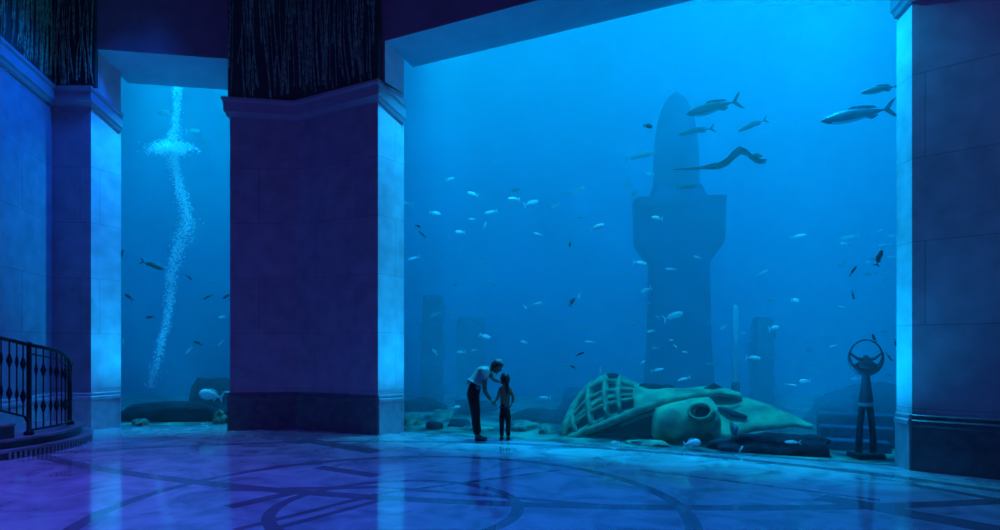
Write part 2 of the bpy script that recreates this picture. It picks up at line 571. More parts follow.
def front_y(x):
    tab = [(-17, 13.6), (-8.2, 12.65), (LG0.x, LG0.y), (LG1.x, LG1.y), (-5.05, 12.42), (-2.35, 12.42), (MG0.x, MG0.y), (MG1.x, MG1.y), (8.4, 8.56), (17, 11.2)]
    return lerp_tab(tab, x)


for i in range(nx + 1):
    x = -17 + 34 * i / nx
    y0 = front_y(x)
    for j in range(ny + 1):
        t = (j / ny) ** 1.5
        y = y0 + (WB - y0) * t
        z = 0.0 + 0.10 * mnoise.fractal(Vector((x * .7, y * .7, 1.3)), 1.0, 2.0, 3) * min(1, t * 6) + 0.03 * min(1, t * 8)
        V[i, j] = bm.verts.new((x, y, z))
for i in range(nx):
    for j in range(ny):
        bm.faces.new((V[i, j], V[i + 1, j], V[i + 1, j + 1], V[i, j + 1]))
struct(obj('sea_bed', bm, M['sand'], smooth=True))


# ================================================================== tank contents
# ---- tall tower rising behind the wreck
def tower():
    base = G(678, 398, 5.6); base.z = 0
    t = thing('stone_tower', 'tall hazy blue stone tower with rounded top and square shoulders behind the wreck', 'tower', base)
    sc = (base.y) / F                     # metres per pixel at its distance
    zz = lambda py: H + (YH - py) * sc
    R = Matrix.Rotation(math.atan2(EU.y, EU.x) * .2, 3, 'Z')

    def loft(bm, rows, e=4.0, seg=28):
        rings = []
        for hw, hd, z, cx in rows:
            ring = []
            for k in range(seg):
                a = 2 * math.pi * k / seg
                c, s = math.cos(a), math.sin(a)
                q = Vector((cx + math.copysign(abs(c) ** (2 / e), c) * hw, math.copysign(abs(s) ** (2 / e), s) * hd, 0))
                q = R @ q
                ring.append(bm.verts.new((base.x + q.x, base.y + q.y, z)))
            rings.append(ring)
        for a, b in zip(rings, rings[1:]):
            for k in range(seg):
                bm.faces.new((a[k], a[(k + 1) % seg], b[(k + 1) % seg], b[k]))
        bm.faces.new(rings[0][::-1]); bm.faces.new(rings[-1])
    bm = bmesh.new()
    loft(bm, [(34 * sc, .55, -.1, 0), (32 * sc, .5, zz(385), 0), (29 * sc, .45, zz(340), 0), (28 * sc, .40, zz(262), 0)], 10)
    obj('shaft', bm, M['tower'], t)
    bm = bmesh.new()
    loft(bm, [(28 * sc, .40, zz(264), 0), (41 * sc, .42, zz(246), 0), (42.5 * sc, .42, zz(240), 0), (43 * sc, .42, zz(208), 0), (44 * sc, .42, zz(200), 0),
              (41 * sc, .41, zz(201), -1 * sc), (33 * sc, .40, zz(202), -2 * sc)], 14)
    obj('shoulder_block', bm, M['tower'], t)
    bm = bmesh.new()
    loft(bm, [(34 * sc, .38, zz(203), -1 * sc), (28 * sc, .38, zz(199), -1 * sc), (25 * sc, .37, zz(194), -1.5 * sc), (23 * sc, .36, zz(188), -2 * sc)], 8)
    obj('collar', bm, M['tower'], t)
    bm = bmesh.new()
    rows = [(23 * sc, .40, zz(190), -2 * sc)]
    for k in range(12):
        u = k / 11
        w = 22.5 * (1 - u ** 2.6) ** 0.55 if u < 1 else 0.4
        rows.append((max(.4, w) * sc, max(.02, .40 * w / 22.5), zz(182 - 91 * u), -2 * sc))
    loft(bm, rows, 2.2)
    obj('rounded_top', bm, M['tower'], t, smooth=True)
    # carved edge ledges
    bm = bmesh.new()
    add_box(bm, base + Vector((1 * sc, -.42, zz(209))), (80 * sc, .12, 3.0 * sc), 0.0, .02)
    obj('ledge', bm, M['tower'], t)


tower()


def ruin(px0, px1, pytop, v, label, seed, grp=None):
    c = G((px0 + px1) / 2, 400, v); c.z = 0
    s = c.y / F
    w = (px1 - px0) * s; h = H + (YH - pytop) * s
    t = thing('ruined_column', label, 'column', c, grp)
    rnd = random.Random(seed)
    bm = bmesh.new(); n = 5
    z = -.05
    for k in range(n):
        hh = h / n
        add_box(bm, c + Vector((rnd.uniform(-.03, .03), 0, z + hh / 2)), (w * rnd.uniform(.93, 1.0), w * .9, hh * .985), rnd.uniform(-.06, .06), .04)
        z += hh
    obj('shaft', bm, M['ruin'], t)
    bm = bmesh.new()
    add_box(bm, c + Vector((.02, 0, z + .07)), (w * .8, w * .8, .2), .2, .05)
    add_box(bm, c + Vector((-w * .25, -.1, z + .06)), (w * .35, w * .4, .26), .5, .05)
    obj('broken_cap', bm, M['ruin'], t)


ruin(422, 444, 300, 5.6, 'dark broken stone column in the haze nearest the left edge of the main window', 1)
ruin(456, 486, 322, 7.6, 'squat faint stone pillar in the haze just behind the bending adult', 2)
ruin(752, 772, 322, 8.4, 'faint stone pillar in the haze just beyond the pale pipe', 3)


# ---- the sunken craft
def craft():
    base = G(640, 440, 1.2); base.z = 0
    t = thing('sunken_craft', 'algae-green wrecked flying craft with ribbed cockpit lying on the tank floor', 'wreck', base)
    ridge = [(566, 428), (572, 412), (580, 396), (590, 383), (600, 375), (610, 373), (622, 376), (640, 385), (655, 389), (690, 390), (715, 389), (730, 392), (742, 397)]
    beam = [(560, 441), (575, 436), (600, 426), (620, 418), (640, 409.5), (660, 403.5), (680, 399), (700, 395), (720, 393), (742, 398)]
    c0, c1, nc, nr = 567, 742, 44, 18

    def pt(px, s, dv=0.0):
        vb = 0.55 + (px - 560) * .004
        b = G(px, lerp_tab(beam, px), vb)
        vr = 1.7 + (px - 560) * .002
        r = G(px, max(lerp_tab(ridge, px), 0), vr)
        bk = Vector((r.x + EV.x * 1.6, r.y + EV.y * 1.6, -.1))
        if s <= .6:
            u = s / .6
            # bulging arc from the beam up to the ridge
            p = b.lerp(r, u)
            k = math.sin(math.pi * u)
            p = p + Vector((-EV.x * .22 * k, -EV.y * .22 * k, .10 * k * min(1, (px - 560) / 40)))
        else:
            u = (s - .6) / .4
            p = r.lerp(bk, u) + Vector((EV.x, EV.y, .6)) * (.35 * math.sin(math.pi * u))
        p.z += .03 * mnoise.noise(p * 2.2)
        return p
    grid = [[pt(c0 + (c1 - c0) * i / nc, j / nr) for j in range(nr + 1)] for i in range(nc + 1)]
    # openings of the cockpit: three bays, two tiers
    holes = set()
    for i in range(nc):
        px = c0 + (c1 - c0) * (i + .5) / nc
        for j in range(nr):
            if 1 <= j <= 7 and 574 < px < 634:
                if 590 < px < 594 or 606 < px < 610 or 620 < px < 623.5 or j == 4:
                    continue
                if px > 622 and j > 6:
                    continue
                holes.add((i, j))
            if 12 < 0 and j:
                pass
    bm = bmesh.new()
    loft_grid(bm, grid, lambda i, j: (i, j) in holes)
    o = obj('hull_shell', bm, M['craft'], t, smooth=True)
    sd = o.modifiers.new('thick', 'SOLIDIFY'); sd.thickness = .05; sd.offset = -1
    # the lower keel rail and a second rail inside it
    bm = bmesh.new()
    pts = [G(x, y, .45 + (x - 560) * .004) for x, y in beam]
    add_tube(bm, pts, [.05, .06, .065, .07, .07, .07, .065, .06, .05, .03], 8)
    obj('keel_rail', bm, M['craft_bar'], t, smooth=True)
    bm = bmesh.new()
    pts = [G(x, y + 8, .62 + (x - 560) * .004) for x, y in beam[3:8]]
    add_tube(bm, pts, .03, 8)
    obj('inner_rail', bm, M['craft_bar'], t, smooth=True)
    # cockpit frame bars, each its own curved rib
    for px in (577, 592, 608, 621.5):
        bm = bmesh.new()
        add_tube(bm, [pt(px, s / 20) + Vector((-EV.x * .03, -EV.y * .03, .02)) for s in range(0, 12)], .045, 8)
        obj('cockpit_rib', bm, M['craft_bar'], t, smooth=True)
    for s in (.15, .30, .43):
        bm = bmesh.new()
        add_tube(bm, [pt(570 + 66 * k / 10, s) + Vector((-EV.x * .03, -EV.y * .03, .02)) for k in range(11)], .038, 8)
        obj('cockpit_stringer', bm, M['craft_bar'], t, smooth=True)
    # nose ring closing the left end
    bm = bmesh.new()
    nose = [G(562, 440, .5), G(566, 424, .75), G(573, 408, 1.1), G(583, 393, 1.5), G(593, 382, 1.8)]
    add_tube(bm, nose, [.07, .075, .075, .07, .05], 8)
    obj('nose_rib', bm, M['craft_bar'], t, smooth=True)
    # belly set back under the keel, its shade put into the dark colour
    bm = bmesh.new()
    grid = []
    for i in range(25):
        px = 566 + (742 - 566) * i / 24
        b = G(px, lerp_tab(beam, px) + 1, .62 + (px - 560) * .004)
        q = Vector((b.x + EV.x * .75, b.y + EV.y * .75, -.05))
        grid.append([b, b.lerp(q, .35) + Vector((EV.x * .12, EV.y * .12, 0)), b.lerp(q, .7) + Vector((EV.x * .1, EV.y * .1, 0)), q])
    loft_grid(bm, grid)
    o = obj('belly', bm, M['craft_dark'], t, smooth=True)
    sd = o.modifiers.new('thick', 'SOLIDIFY'); sd.thickness = .04
    # added dark sheet inside the cockpit, standing for the shade in its openings
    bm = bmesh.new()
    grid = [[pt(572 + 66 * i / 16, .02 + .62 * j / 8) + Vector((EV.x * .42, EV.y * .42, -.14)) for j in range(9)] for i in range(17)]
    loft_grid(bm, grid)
    o = obj('cockpit_shade', bm, M['craft_dark'], t, smooth=True)
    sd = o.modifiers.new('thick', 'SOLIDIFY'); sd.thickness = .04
    # patches and fittings on the deck
    for (px, s, r) in ((613, .52, .10), (655, .5, .12), (668, .56, .09), (646, .55, .08)):
        bm = bmesh.new()
        r_ = bmesh.ops.create_icosphere(bm, subdivisions=2, radius=1)
        p = pt(px, s)
        for v in r_['verts']:
            v.co = Vector((v.co.x * r * 1.5, v.co.y * r, v.co.z * r * .6)) + p + Vector((0, 0, .02))
        obj('deck_fitting', bm, M['craft_dark'], t, smooth=True)
    bm = bmesh.new()
    a, b = G(704, 391, 1.25), G(724, 391, 1.35)
    add_tube(bm, [a, a.lerp(b, .5) + Vector((0, 0, .05)), b], [.05, .09, .04], 8)
    obj('dark_stanchion', bm, M['craft_dark'], t, smooth=True)
    # ---- engine nacelle: a barrel with an open mouth
    cen = [(653, 424, .60), (657, 424.5, .62), (668, 424, .68), (684, 422, .78), (700, 418, .9), (712, 415, 1.0)]
    rad = [.20, .27, .325, .345, .34, .30]
    bm = bmesh.new()
    seg = 24
    rings = []
    cps = [G(*c) for c in cen]
    for i, p in enumerate(cps):
        d = cps[min(i + 1, 5)] - cps[max(i - 1, 0)]
        u, v = frame_of(d)
        rings.append([bm.verts.new(p + (u * math.cos(2 * math.pi * k / seg) + v * math.sin(2 * math.pi * k / seg)) * rad[i]) for k in range(seg)])
    for a, b in zip(rings, rings[1:]):
        for k in range(seg):
            bm.faces.new((a[k], a[(k + 1) % seg], b[(k + 1) % seg], b[k]))
    bm.faces.new(rings[0]); bm.faces.new(rings[-1])
    na = obj('engine_nacelle', bm, M['craft'], t, smooth=True)
    # mouth: dark lip and recessed cup on the upper front of the nacelle
    mc = G(700, 411, .46)
    ax = Vector((-EV.x * .75 - EU.x * .15, -EV.y * .75 - EU.y * .15, .45)).normalized()
    uu, vv = frame_of(ax)
    bm = bmesh.new()
    prof = [(.13, .0), (.155, .02), (.175, .0), (.175, -.16), (.15, -.16), (.13, -.08)]
    rings = []
    for k in range(24):
        a = 2 * math.pi * k / 24
        rings.append([bm.verts.new(mc + (uu * math.cos(a) * 1.15 + vv * math.sin(a) * .85) * r + ax * z) for r, z in prof])
    for k in range(24):
        A, B = rings[k], rings[(k + 1) % 24]
        for j in range(len(prof)):
            bm.faces.new((A[j], A[(j + 1) % len(prof)], B[(j + 1) % len(prof)], B[j]))
    mo = obj('intake_ring', bm, M['craft_bar'], na, smooth=True)
    bm = bmesh.new()
    add_lathe_axis(bm, mc - ax * .06, ax, [(.135, -.07), (.13, -.04), (.08, -.01), (.02, .0)], 20)
    obj('intake_hub', bm, M['craft_dark'], na, smooth=True)
    # ---- wing: a broad drooping blade to the right of the nacelle
    top = [(694, 393), (710, 391.5), (726, 392), (742, 396), (758, 401), (774, 408.5), (790, 416), (803, 421), (814, 424.5)]
    bot = [(694, 424), (710, 433), (722, 440), (730, 441), (740, 434), (752, 430.5), (768, 428.5), (782, 427), (790, 424.5), (798, 424.5), (814, 426.5)]
    grid = []
    for i in range(31):
        px = 696 + (813 - 696) * i / 30
        A = G(px, lerp_tab(top, px), 2.0 - (px - 700) * .004)
        B = G(px, lerp_tab(bot, px), .62 + (px - 700) * .004)
        row = []
        for j in range(11):
            u = j / 10
            p = A.lerp(B, u) + Vector((-EV.x * .10, -EV.y * .10, .16)) * math.sin(math.pi * u) * min(1, (814 - px) / 40)
            row.append(p)
        grid.append(row)
    bm = bmesh.new(); loft_grid(bm, grid)
    o = obj('wing', bm, M['craft'], t, smooth=True)
    sd = o.modifiers.new('thick', 'SOLIDIFY'); sd.thickness = .05; sd.offset = -1
    bm = bmesh.new()
    sl = [grid[6][6], grid[10][7], grid[13][8]]
    nv = Vector((-EV.x * .5, -EV.y * .5, .6)) * .05
    add_tube(bm, [p + nv for p in sl], [.03, .055, .03], 8)
    obj('wing_slot_shade', bm, M['craft_dark'], o, smooth=True)  # dark strip laid on the uncut wing as the shade of a slot
    bm = bmesh.new()
    add_tube(bm, [grid[9][8] + nv, grid[10][9] + nv, grid[10][10] + nv], [.02, .06, .02], 8)
    obj('wing_rivet_plate', bm, M['fish_steel'], o, smooth=True)


def add_lathe_axis(bm, c, ax, prof, seg=16):
    u, v = frame_of(ax)
    rings = [[bm.verts.new(c + (u * math.cos(2 * math.pi * k / seg) + v * math.sin(2 * math.pi * k / seg)) * r + ax * z) for k in range(seg)] for r, z in prof]
    for a, b in zip(rings, rings[1:]):
        for k in range(seg):
            bm.faces.new((a[k], a[(k + 1) % seg], b[(k + 1) % seg], b[k]))
    bm.faces.new(rings[0][::-1]); bm.faces.new(rings[-1])


craft()


# ---- rocks on the tank floor
def rock(px, pytop, halfw, v, label, seed, mt='rock', depth=.5, left=False, squash=1.0, cat='rock', name='rock', grp=None, amp=.28, ex=.8):
    f = GL if left else G
    p = f(px, 400, v)
    s = p.y / F
    h = H + (YH - pytop) * s
    bm = bmesh.new()
    add_rock(bm, (0, 0, 0), (halfw * s, depth, max(.08, h * squash)), seed, math.atan2(EU.y, EU.x) if not left else 0, amp, 4, ex)
    for vv in bm.verts:
        if vv.co.z < -.12:
            vv.co.z = -.12
    o = obj(name, bm, M[mt], None, smooth=True)
    o.location = (p.x, p.y, 0)
    return tag(o, label, cat, grp)


shelf = rock(770, 424, 55, .36, 'long dark rock shelf under the wreck\'s wing', 11, depth=.20, amp=.22)
for vv in shelf.data.vertices:
    u_ = (vv.co.x - shelf.data.vertices[0].co.x * 0) / .9
    k_ = min(1.05, max(.42, .72 + .26 * u_ + .10 * mnoise.noise(Vector((vv.co.x * 5, vv.co.y * 5, 2.0)))))
    if vv.co.z > 0:
        vv.co.z *= k_
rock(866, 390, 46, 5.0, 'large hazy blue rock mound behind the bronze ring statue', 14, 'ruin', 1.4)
rock(540, 408, 26, 2.6, 'low dark rock between the child and the wreck\'s nose', 15, depth=.5)
rock(524, 421, 17, 1.1, 'small greenish rock at the glass just past the child', 16, 'rock_green', .3)
rock(410, 415, 10, .7, 'green-brown rock in the lower left corner of the main window', 17, 'rock_green', .25)
rock(442, 411, 15, 1.8, 'jagged algae-green rock midway between pillar and bending adult', 18, 'rock_green', .4, amp=.45)
rock(472, 400, 18, 3.2, 'wide dark rock in the haze behind the bending adult\'s legs', 19, 'rock', .7)
rock(424, 398, 22, 2.95, 'dark rock heap at the foot of the broken column', 20, 'rock', .45)
rock(478, 428, 15, .8, 'low algae-green rock directly behind the adult\'s shoes', 21, 'rock_green', .25)
rock(648, 444, 20, .30, 'pale sandy green stone under the engine nacelle at the glass', 22, 'rock_green', .15)
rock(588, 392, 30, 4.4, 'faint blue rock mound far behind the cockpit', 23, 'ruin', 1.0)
rock(459, 419, 10, 1.0, 'small dark rock just left of the adult\'s shoes at the glass', 24, 'rock', .2)
rock(434, 421, 9, .45, 'low dark stone at the glass under the jagged algae-green rock', 25, 'rock', .14)
rock(547, 426, 8, .8, 'small pale green rock touching the left of the wreck\'s nose', 26, 'rock_green', .2)
# side window
rock(178, 402, 54, .84, 'long dark reddish rock ledge along the foot of the side window', 31, 'ledge', depth=.38, left=True, amp=.10, ex=.5)
rock(212, 378, 17, 2.2, 'upright dark boulder behind the bright white fish in the side window', 34, depth=.5, left=True, amp=.15, ex=.55)
rock(140, 419, 8, .12, 'small algae-green rock at the left foot of the side window', 35, 'rock_green', .10, left=True, amp=.4)
rock(219, 412, 7, .12, 'small algae-green rock at the right foot of the side window', 36, 'rock_green', .10, left=True, amp=.4)

# ---- stone steps at the right end of the tank
sb = G(858, 455, 1.0); sb.z = 0
st = thing('stone_steps', 'three low stone steps on the tank floor behind the ring statue', 'steps', sb)
for k in range(3):
    bm = bmesh.new()
    v0 = .85 + .38 * k
    a = G(822 - 2 * k, 450, v0); b_ = G(892 + 5 * k, 450, v0)
    e = EV * .5
    add_prism(bm, [(a.x, a.y), (b_.x, b_.y), (b_.x + e.x, b_.y + e.y), (a.x + e.x, a.y + e.y)], -.05, .16 * (k + 1))
    bmesh.ops.bevel(bm, geom=bm.edges[:], offset=.015, segments=2, affect='EDGES')
    obj('step', bm, M['ruin'], st)


# ---- statue holding a ring
def statue():
    b0 = G(866, 459, .42); b0.z = 0.0
    s = b0.y / F
    t = thing('ring_statue', 'dark bronze statue of split column with crescent arms holding a ring', 'statue', b0)
    w = lambda px, py, dv=0: Vector((b0.x + (px - 866) * s, b0.y + dv, max(0, H + (YH - py) * s)))
    bm = bmesh.new()
    add_box(bm, b0 + Vector((0, 0, .03)), (.36, .34, .10), 0, .015)
    obj('plinth', bm, M['statue'], t)
    for sx in (-1, 1):
        bm = bmesh.new()
        rows = [(866 + sx * 7.5, 456, 3.4), (866 + sx * 7.0, 440, 3.1), (866 + sx * 6.0, 425, 2.9), (866 + sx * 4.4, 412, 3.2), (866 + sx * 3.2, 403, 3.4)]
        pts = [w(x, y) for x, y, r in rows]
        add_tube(bm, pts, [r * s for *_, r in rows], 12)
        obj('leg', bm, M['statue'], t, smooth=True)
    bm = bmesh.new()
    rows = [(408, 6.3), (400, 6.6), (390, 5.2), (380, 4.0), (372, 3.3), (366, 3.6)]
    add_lathe(bm, (b0.x, b0.y, 0), [(r * s, H + (YH - y) * s) for y, r in rows], 16)
    obj('torso', bm, M['statue'], t, smooth=True)
    bm = bmesh.new()
    add_lathe(bm, (b0.x, b0.y, 0), [(6.0 * s, H + (YH - 406.5) * s), (7.0 * s, H + (YH - 406) * s), (6.6 * s, H + (YH - 402.5) * s), (5.6 * s, H + (YH - 402) * s)], 16)
    obj('waist_band', bm, M['statue_band'], t, smooth=True)
    # crescent arms: half ring thick below, pointed at the tips
    bm = bmesh.new()
    pts, rr = [], []
    for k in range(25):
        a = math.radians(200 + 140 * k / 24 - 20 + 0) if False else math.radians(168 + 204 * k / 24)
        pts.append(w(866 + 17 * math.cos(a), 356 - 16.5 * math.sin(a)))
        rr.append((1.0 + 2.8 * math.sin(math.pi * k / 24) ** 1.5) * s)
    add_tube(bm, pts, rr, 10)
    obj('crescent_arms', bm, M['statue'], t, smooth=True)
    bm = bmesh.new()
    rows = [(371, 4.5), (367, 9.5), (364, 10.5), (361, 6.0), (357.5, 3.4), (355, 1.5)]
    add_lathe(bm, (b0.x, b0.y, 0), [(r * s, H + (YH - y) * s) for y, r in rows], 14)
    for v in bm.verts:
        v.co.y = b0.y + (v.co.y - b0.y) * .5
    obj('head', bm, M['statue'], t, smooth=True)
    for sx in (-1, 1):
        bm = bmesh.new()
        add_tube(bm, [w(866 + sx * 3, 360), w(866 + sx * 9, 358.5), w(866 + sx * 17, 352)], [2.2 * s, 1.6 * s, .7 * s], 8)
        obj('horn', bm, M['statue'], t, smooth=True)
    bm = bmesh.new()
    R = 16.5 * s
    pts = [Vector((b0.x + R * math.cos(a), b0.y, H + (YH - 356.5) * s + R * math.sin(a))) for a in [math.radians(-10 + 200 * k / 30) for k in range(31)]]
    add_tube(bm, pts, .9 * s, 8)
    obj('ring', bm, M['statue'], t, smooth=True)


statue()

# ---- pale pipe standing in the tank
pb = G(735.5, 392, 3.8); pb.z = 0.0
ps = pb.y / F
pt_ = thing('vertical_pipe', 'thin pale vertical pipe standing behind the wreck', 'pipe', pb)
bm = bmesh.new(); add_lathe(bm, pb, [(2.7 * ps, .0), (2.7 * ps, H + (YH - 308) * ps), (1.2 * ps, H + (YH - 305) * ps)], 14)
obj('tube', bm, M['pipe'], pt_, smooth=True)
bm = bmesh.new(); add_lathe(bm, pb, [(4.2 * ps, 0.0), (4.2 * ps, H + (YH - 385) * ps), (2.6 * ps, H + (YH - 381) * ps)], 14)
obj('foot', bm, M['rock'], pt_, smooth=True)

# ---- bubble plume in the side window (nobody could count it)
path = [(150, 388), (156, 366), (161, 345), (166, 325), (168, 310), (171, 290), (172, 270), (178, 250), (184, 236), (187, 222), (184, 205), (180, 190), (176, 175), (173, 160), (172, 148), (175, 128), (177, 105), (178, 84)]
wid = [5, 5, 4, 3.5, 4, 5, 6, 7, 9, 8, 6, 5, 5, 6, 9, 5, 4, 5]
bm = bmesh.new()
rnd = random.Random(5)
for _ in range(4200):
    q = rnd.random() ** .9 * (len(path) - 1.001); i = int(q); u = q - i
    x = path[i][0] * (1 - u) + path[i + 1][0] * u; y = path[i][1] * (1 - u) + path[i + 1][1] * u
    wd_ = wid[i] * (1 - u) + wid[i + 1] * u
    p = GL(x + rnd.gauss(0, wd_ * .55), y, .9 + rnd.gauss(0, .10))
    r = rnd.uniform(.006, .017)
    bmesh.ops.create_icosphere(bm, subdivisions=1, radius=r, matrix=Matrix.Translation(p))
for _ in range(1100):      # the burst where the plume spreads sideways
    p = GL(171 + rnd.gauss(0, 10), 148 + rnd.gauss(0, 3.0), .9 + rnd.gauss(0, .12))
    bmesh.ops.create_icosphere(bm, subdivisions=1, radius=rnd.uniform(.007, .016), matrix=Matrix.Translation(p))
o = obj('bubble_plume', bm, M['bubble'], None, smooth=True)
tag(o, 'bright wavering column of air bubbles rising through the side window', 'bubbles')
o['kind'] = 'stuff'

# ================================================================== fish
def fish_parts(hh, hw, tail=.16, fork=.55, dorsal=.5, seg=12, nose=.0, belly=.5, pw=.85, pk=.68):
    """unit-length fish, nose towards +X; returns bmeshes: body, tail_fin, dorsal_fin, anal_fin, pectoral_fin x2"""
    n = 15
    body = bmesh.new(); rings = []
    for i in range(n):
        t = i / (n - 1)                    # 0 nose .. 1 tail root
        x = .5 - t * (1 - tail * .8)
        prof = (math.sin(math.pi * min(1, t ** pk)) ** pw) if t < 1 else 0
        prof = max(prof, .04 if t < .5 else .13 + .04 * (t > .93))
        a, b = hh * prof, hw * max(prof, .06)
        zc = -hh * .12 * (1 - t) + nose * hh * (1 - t) ** 2
        ring = []
        for k in range(seg):
            an = 2 * math.pi * k / seg
            z = math.sin(an); zz = z * a * (1.0 if z > 0 else belly * 2)
            ring.append(body.verts.new((x, math.cos(an) * b, zc + zz)))
        rings.append(ring)
    for a, b in zip(rings, rings[1:]):
        for k in range(seg):
            body.faces.new((a[k], a[(k + 1) % seg], b[(k + 1) % seg], b[k]))
    body.faces.new(rings[0][::-1]); body.faces.new(rings[-1])

    def fin(pts, th=.008):
        bm = bmesh.new()
        A = [bm.verts.new((x, -th, z)) for x, z in pts]
        B = [bm.verts.new((x, th, z)) for x, z in pts]
        n_ = len(pts)
        bm.faces.new(A); bm.faces.new(B[::-1])
        for i in range(n_):
            bm.faces.new((A[i], A[(i + 1) % n_], B[(i + 1) % n_], B[i]))
        return bm
    xr = .5 - (1 - tail * .8) + .03
    sp = hh * (1.0 if hh > .15 else 1.55)
    tailf = fin([(xr, hh * .16), (xr - tail * .55, sp * .75), (xr - tail, sp), (xr - tail * (1 - fork * .75), 0), (xr - tail, -sp), (xr - tail * .55, -sp * .75), (xr, -hh * .16)])
    dors = fin([(.16, hh * .82), (.08, hh * (1 + dorsal * .55)), (-.04, hh * (1 + dorsal * .42)), (-.20, hh * (.75 + dorsal * .3)), (-.24, hh * .5), (-.02, hh * .7)])
    anal = fin([(-.08, -hh * .7), (-.16, -hh * (.9 + dorsal * .4)), (-.22, -hh * (.7 + dorsal * .2)), (-.24, -hh * .45)])
    pecs = []
    for s in (-1, 1):
        bm = fin([(.20, -hh * .15), (.13, -hh * .55), (.05, -hh * .62), (.12, -hh * .12)], .004)
        for v in bm.verts:
            v.co.y += s * (hw * .95 + (.2 - v.co.x) * .25)
        pecs.append(bm)
    return body, tailf, dors, anal, pecs


def merged_mesh(name, parts, mats):
    bm = bmesh.new()
    body, tailf, dors, anal, pecs = parts
    for p in [body, tailf, dors, anal] + pecs:
        me = bpy.data.meshes.new('tmp'); p.to_mesh(me); p.free(); bm.from_mesh(me); bpy.data.meshes.remove(me)
    bmesh.ops.recalc_face_normals(bm, faces=bm.faces[:])
    for f in bm.faces:
        f.smooth = len(f.verts) == 4
    me = bpy.data.meshes.new(name); bm.to_mesh(me); bm.free()
    me.materials.append(mats)
    return me


FM = {}
for tone, mk in (('b', 'fish_pale'), ('m', 'fish_pale'), ('f', 'fish_mid'), ('d', 'fish_dark')):
    FM[tone] = merged_mesh('small_fish_' + tone, fish_parts(.15, .06, dorsal=.35), M[mk])
    FM[tone + 's'] = merged_mesh('slim_fish_' + tone, fish_parts(.095, .05, .19, .8, .3), M[mk])
    FM[tone + 'r'] = merged_mesh('deep_fish_' + tone, fish_parts(.23, .09, .15, .3, .4), M[mk])


def orient(o, tilt, face, yaw=0.0):
    z = (0 if face == 'R' else math.pi) + yaw
    o.rotation_euler = (Matrix.Rotation(-math.radians(tilt), 3, 'Y') @ Matrix.Rotation(z, 3, 'Z')).to_euler()


SPOTS = []
frnd = random.Random(21)
VD = {'b': (.45, 1.0), 'm': (1.0, 2.0), 'f': (2.6, 4.0), 'd': (.35, .8)}


def small_fish(px, py, ln, tilt, tone, label, grp, face=None, side=False, v=None, style=None):
    lo, hi = VD[tone]
    v = v or frnd.uniform(lo, hi)
    p = (GL if side else G)(px, py, v)
    face = face or frnd.choice('LR')
    style = style or ('s' if ln > 9 and frnd.random() < .45 else '')
    yaw = frnd.uniform(-.45, .45) * (0 if v < .2 else 1)
    for _ in range(20):
        if all((p - q).length > .34 for q in SPOTS):
            break
        if tone != 'f':
            break
        v += .12; p = (GL if side else G)(px, py, v)
    SPOTS.append(p.copy())
    o = bpy.data.objects.new('fish', FM[tone + style]); COL.objects.link(o)
    L = ln * p.y / F / max(.7, math.cos(yaw))
    o.location = p; o.scale = (L, L, L)
    orient(o, tilt, face, yaw)
    return tag(o, label, 'fish', grp)


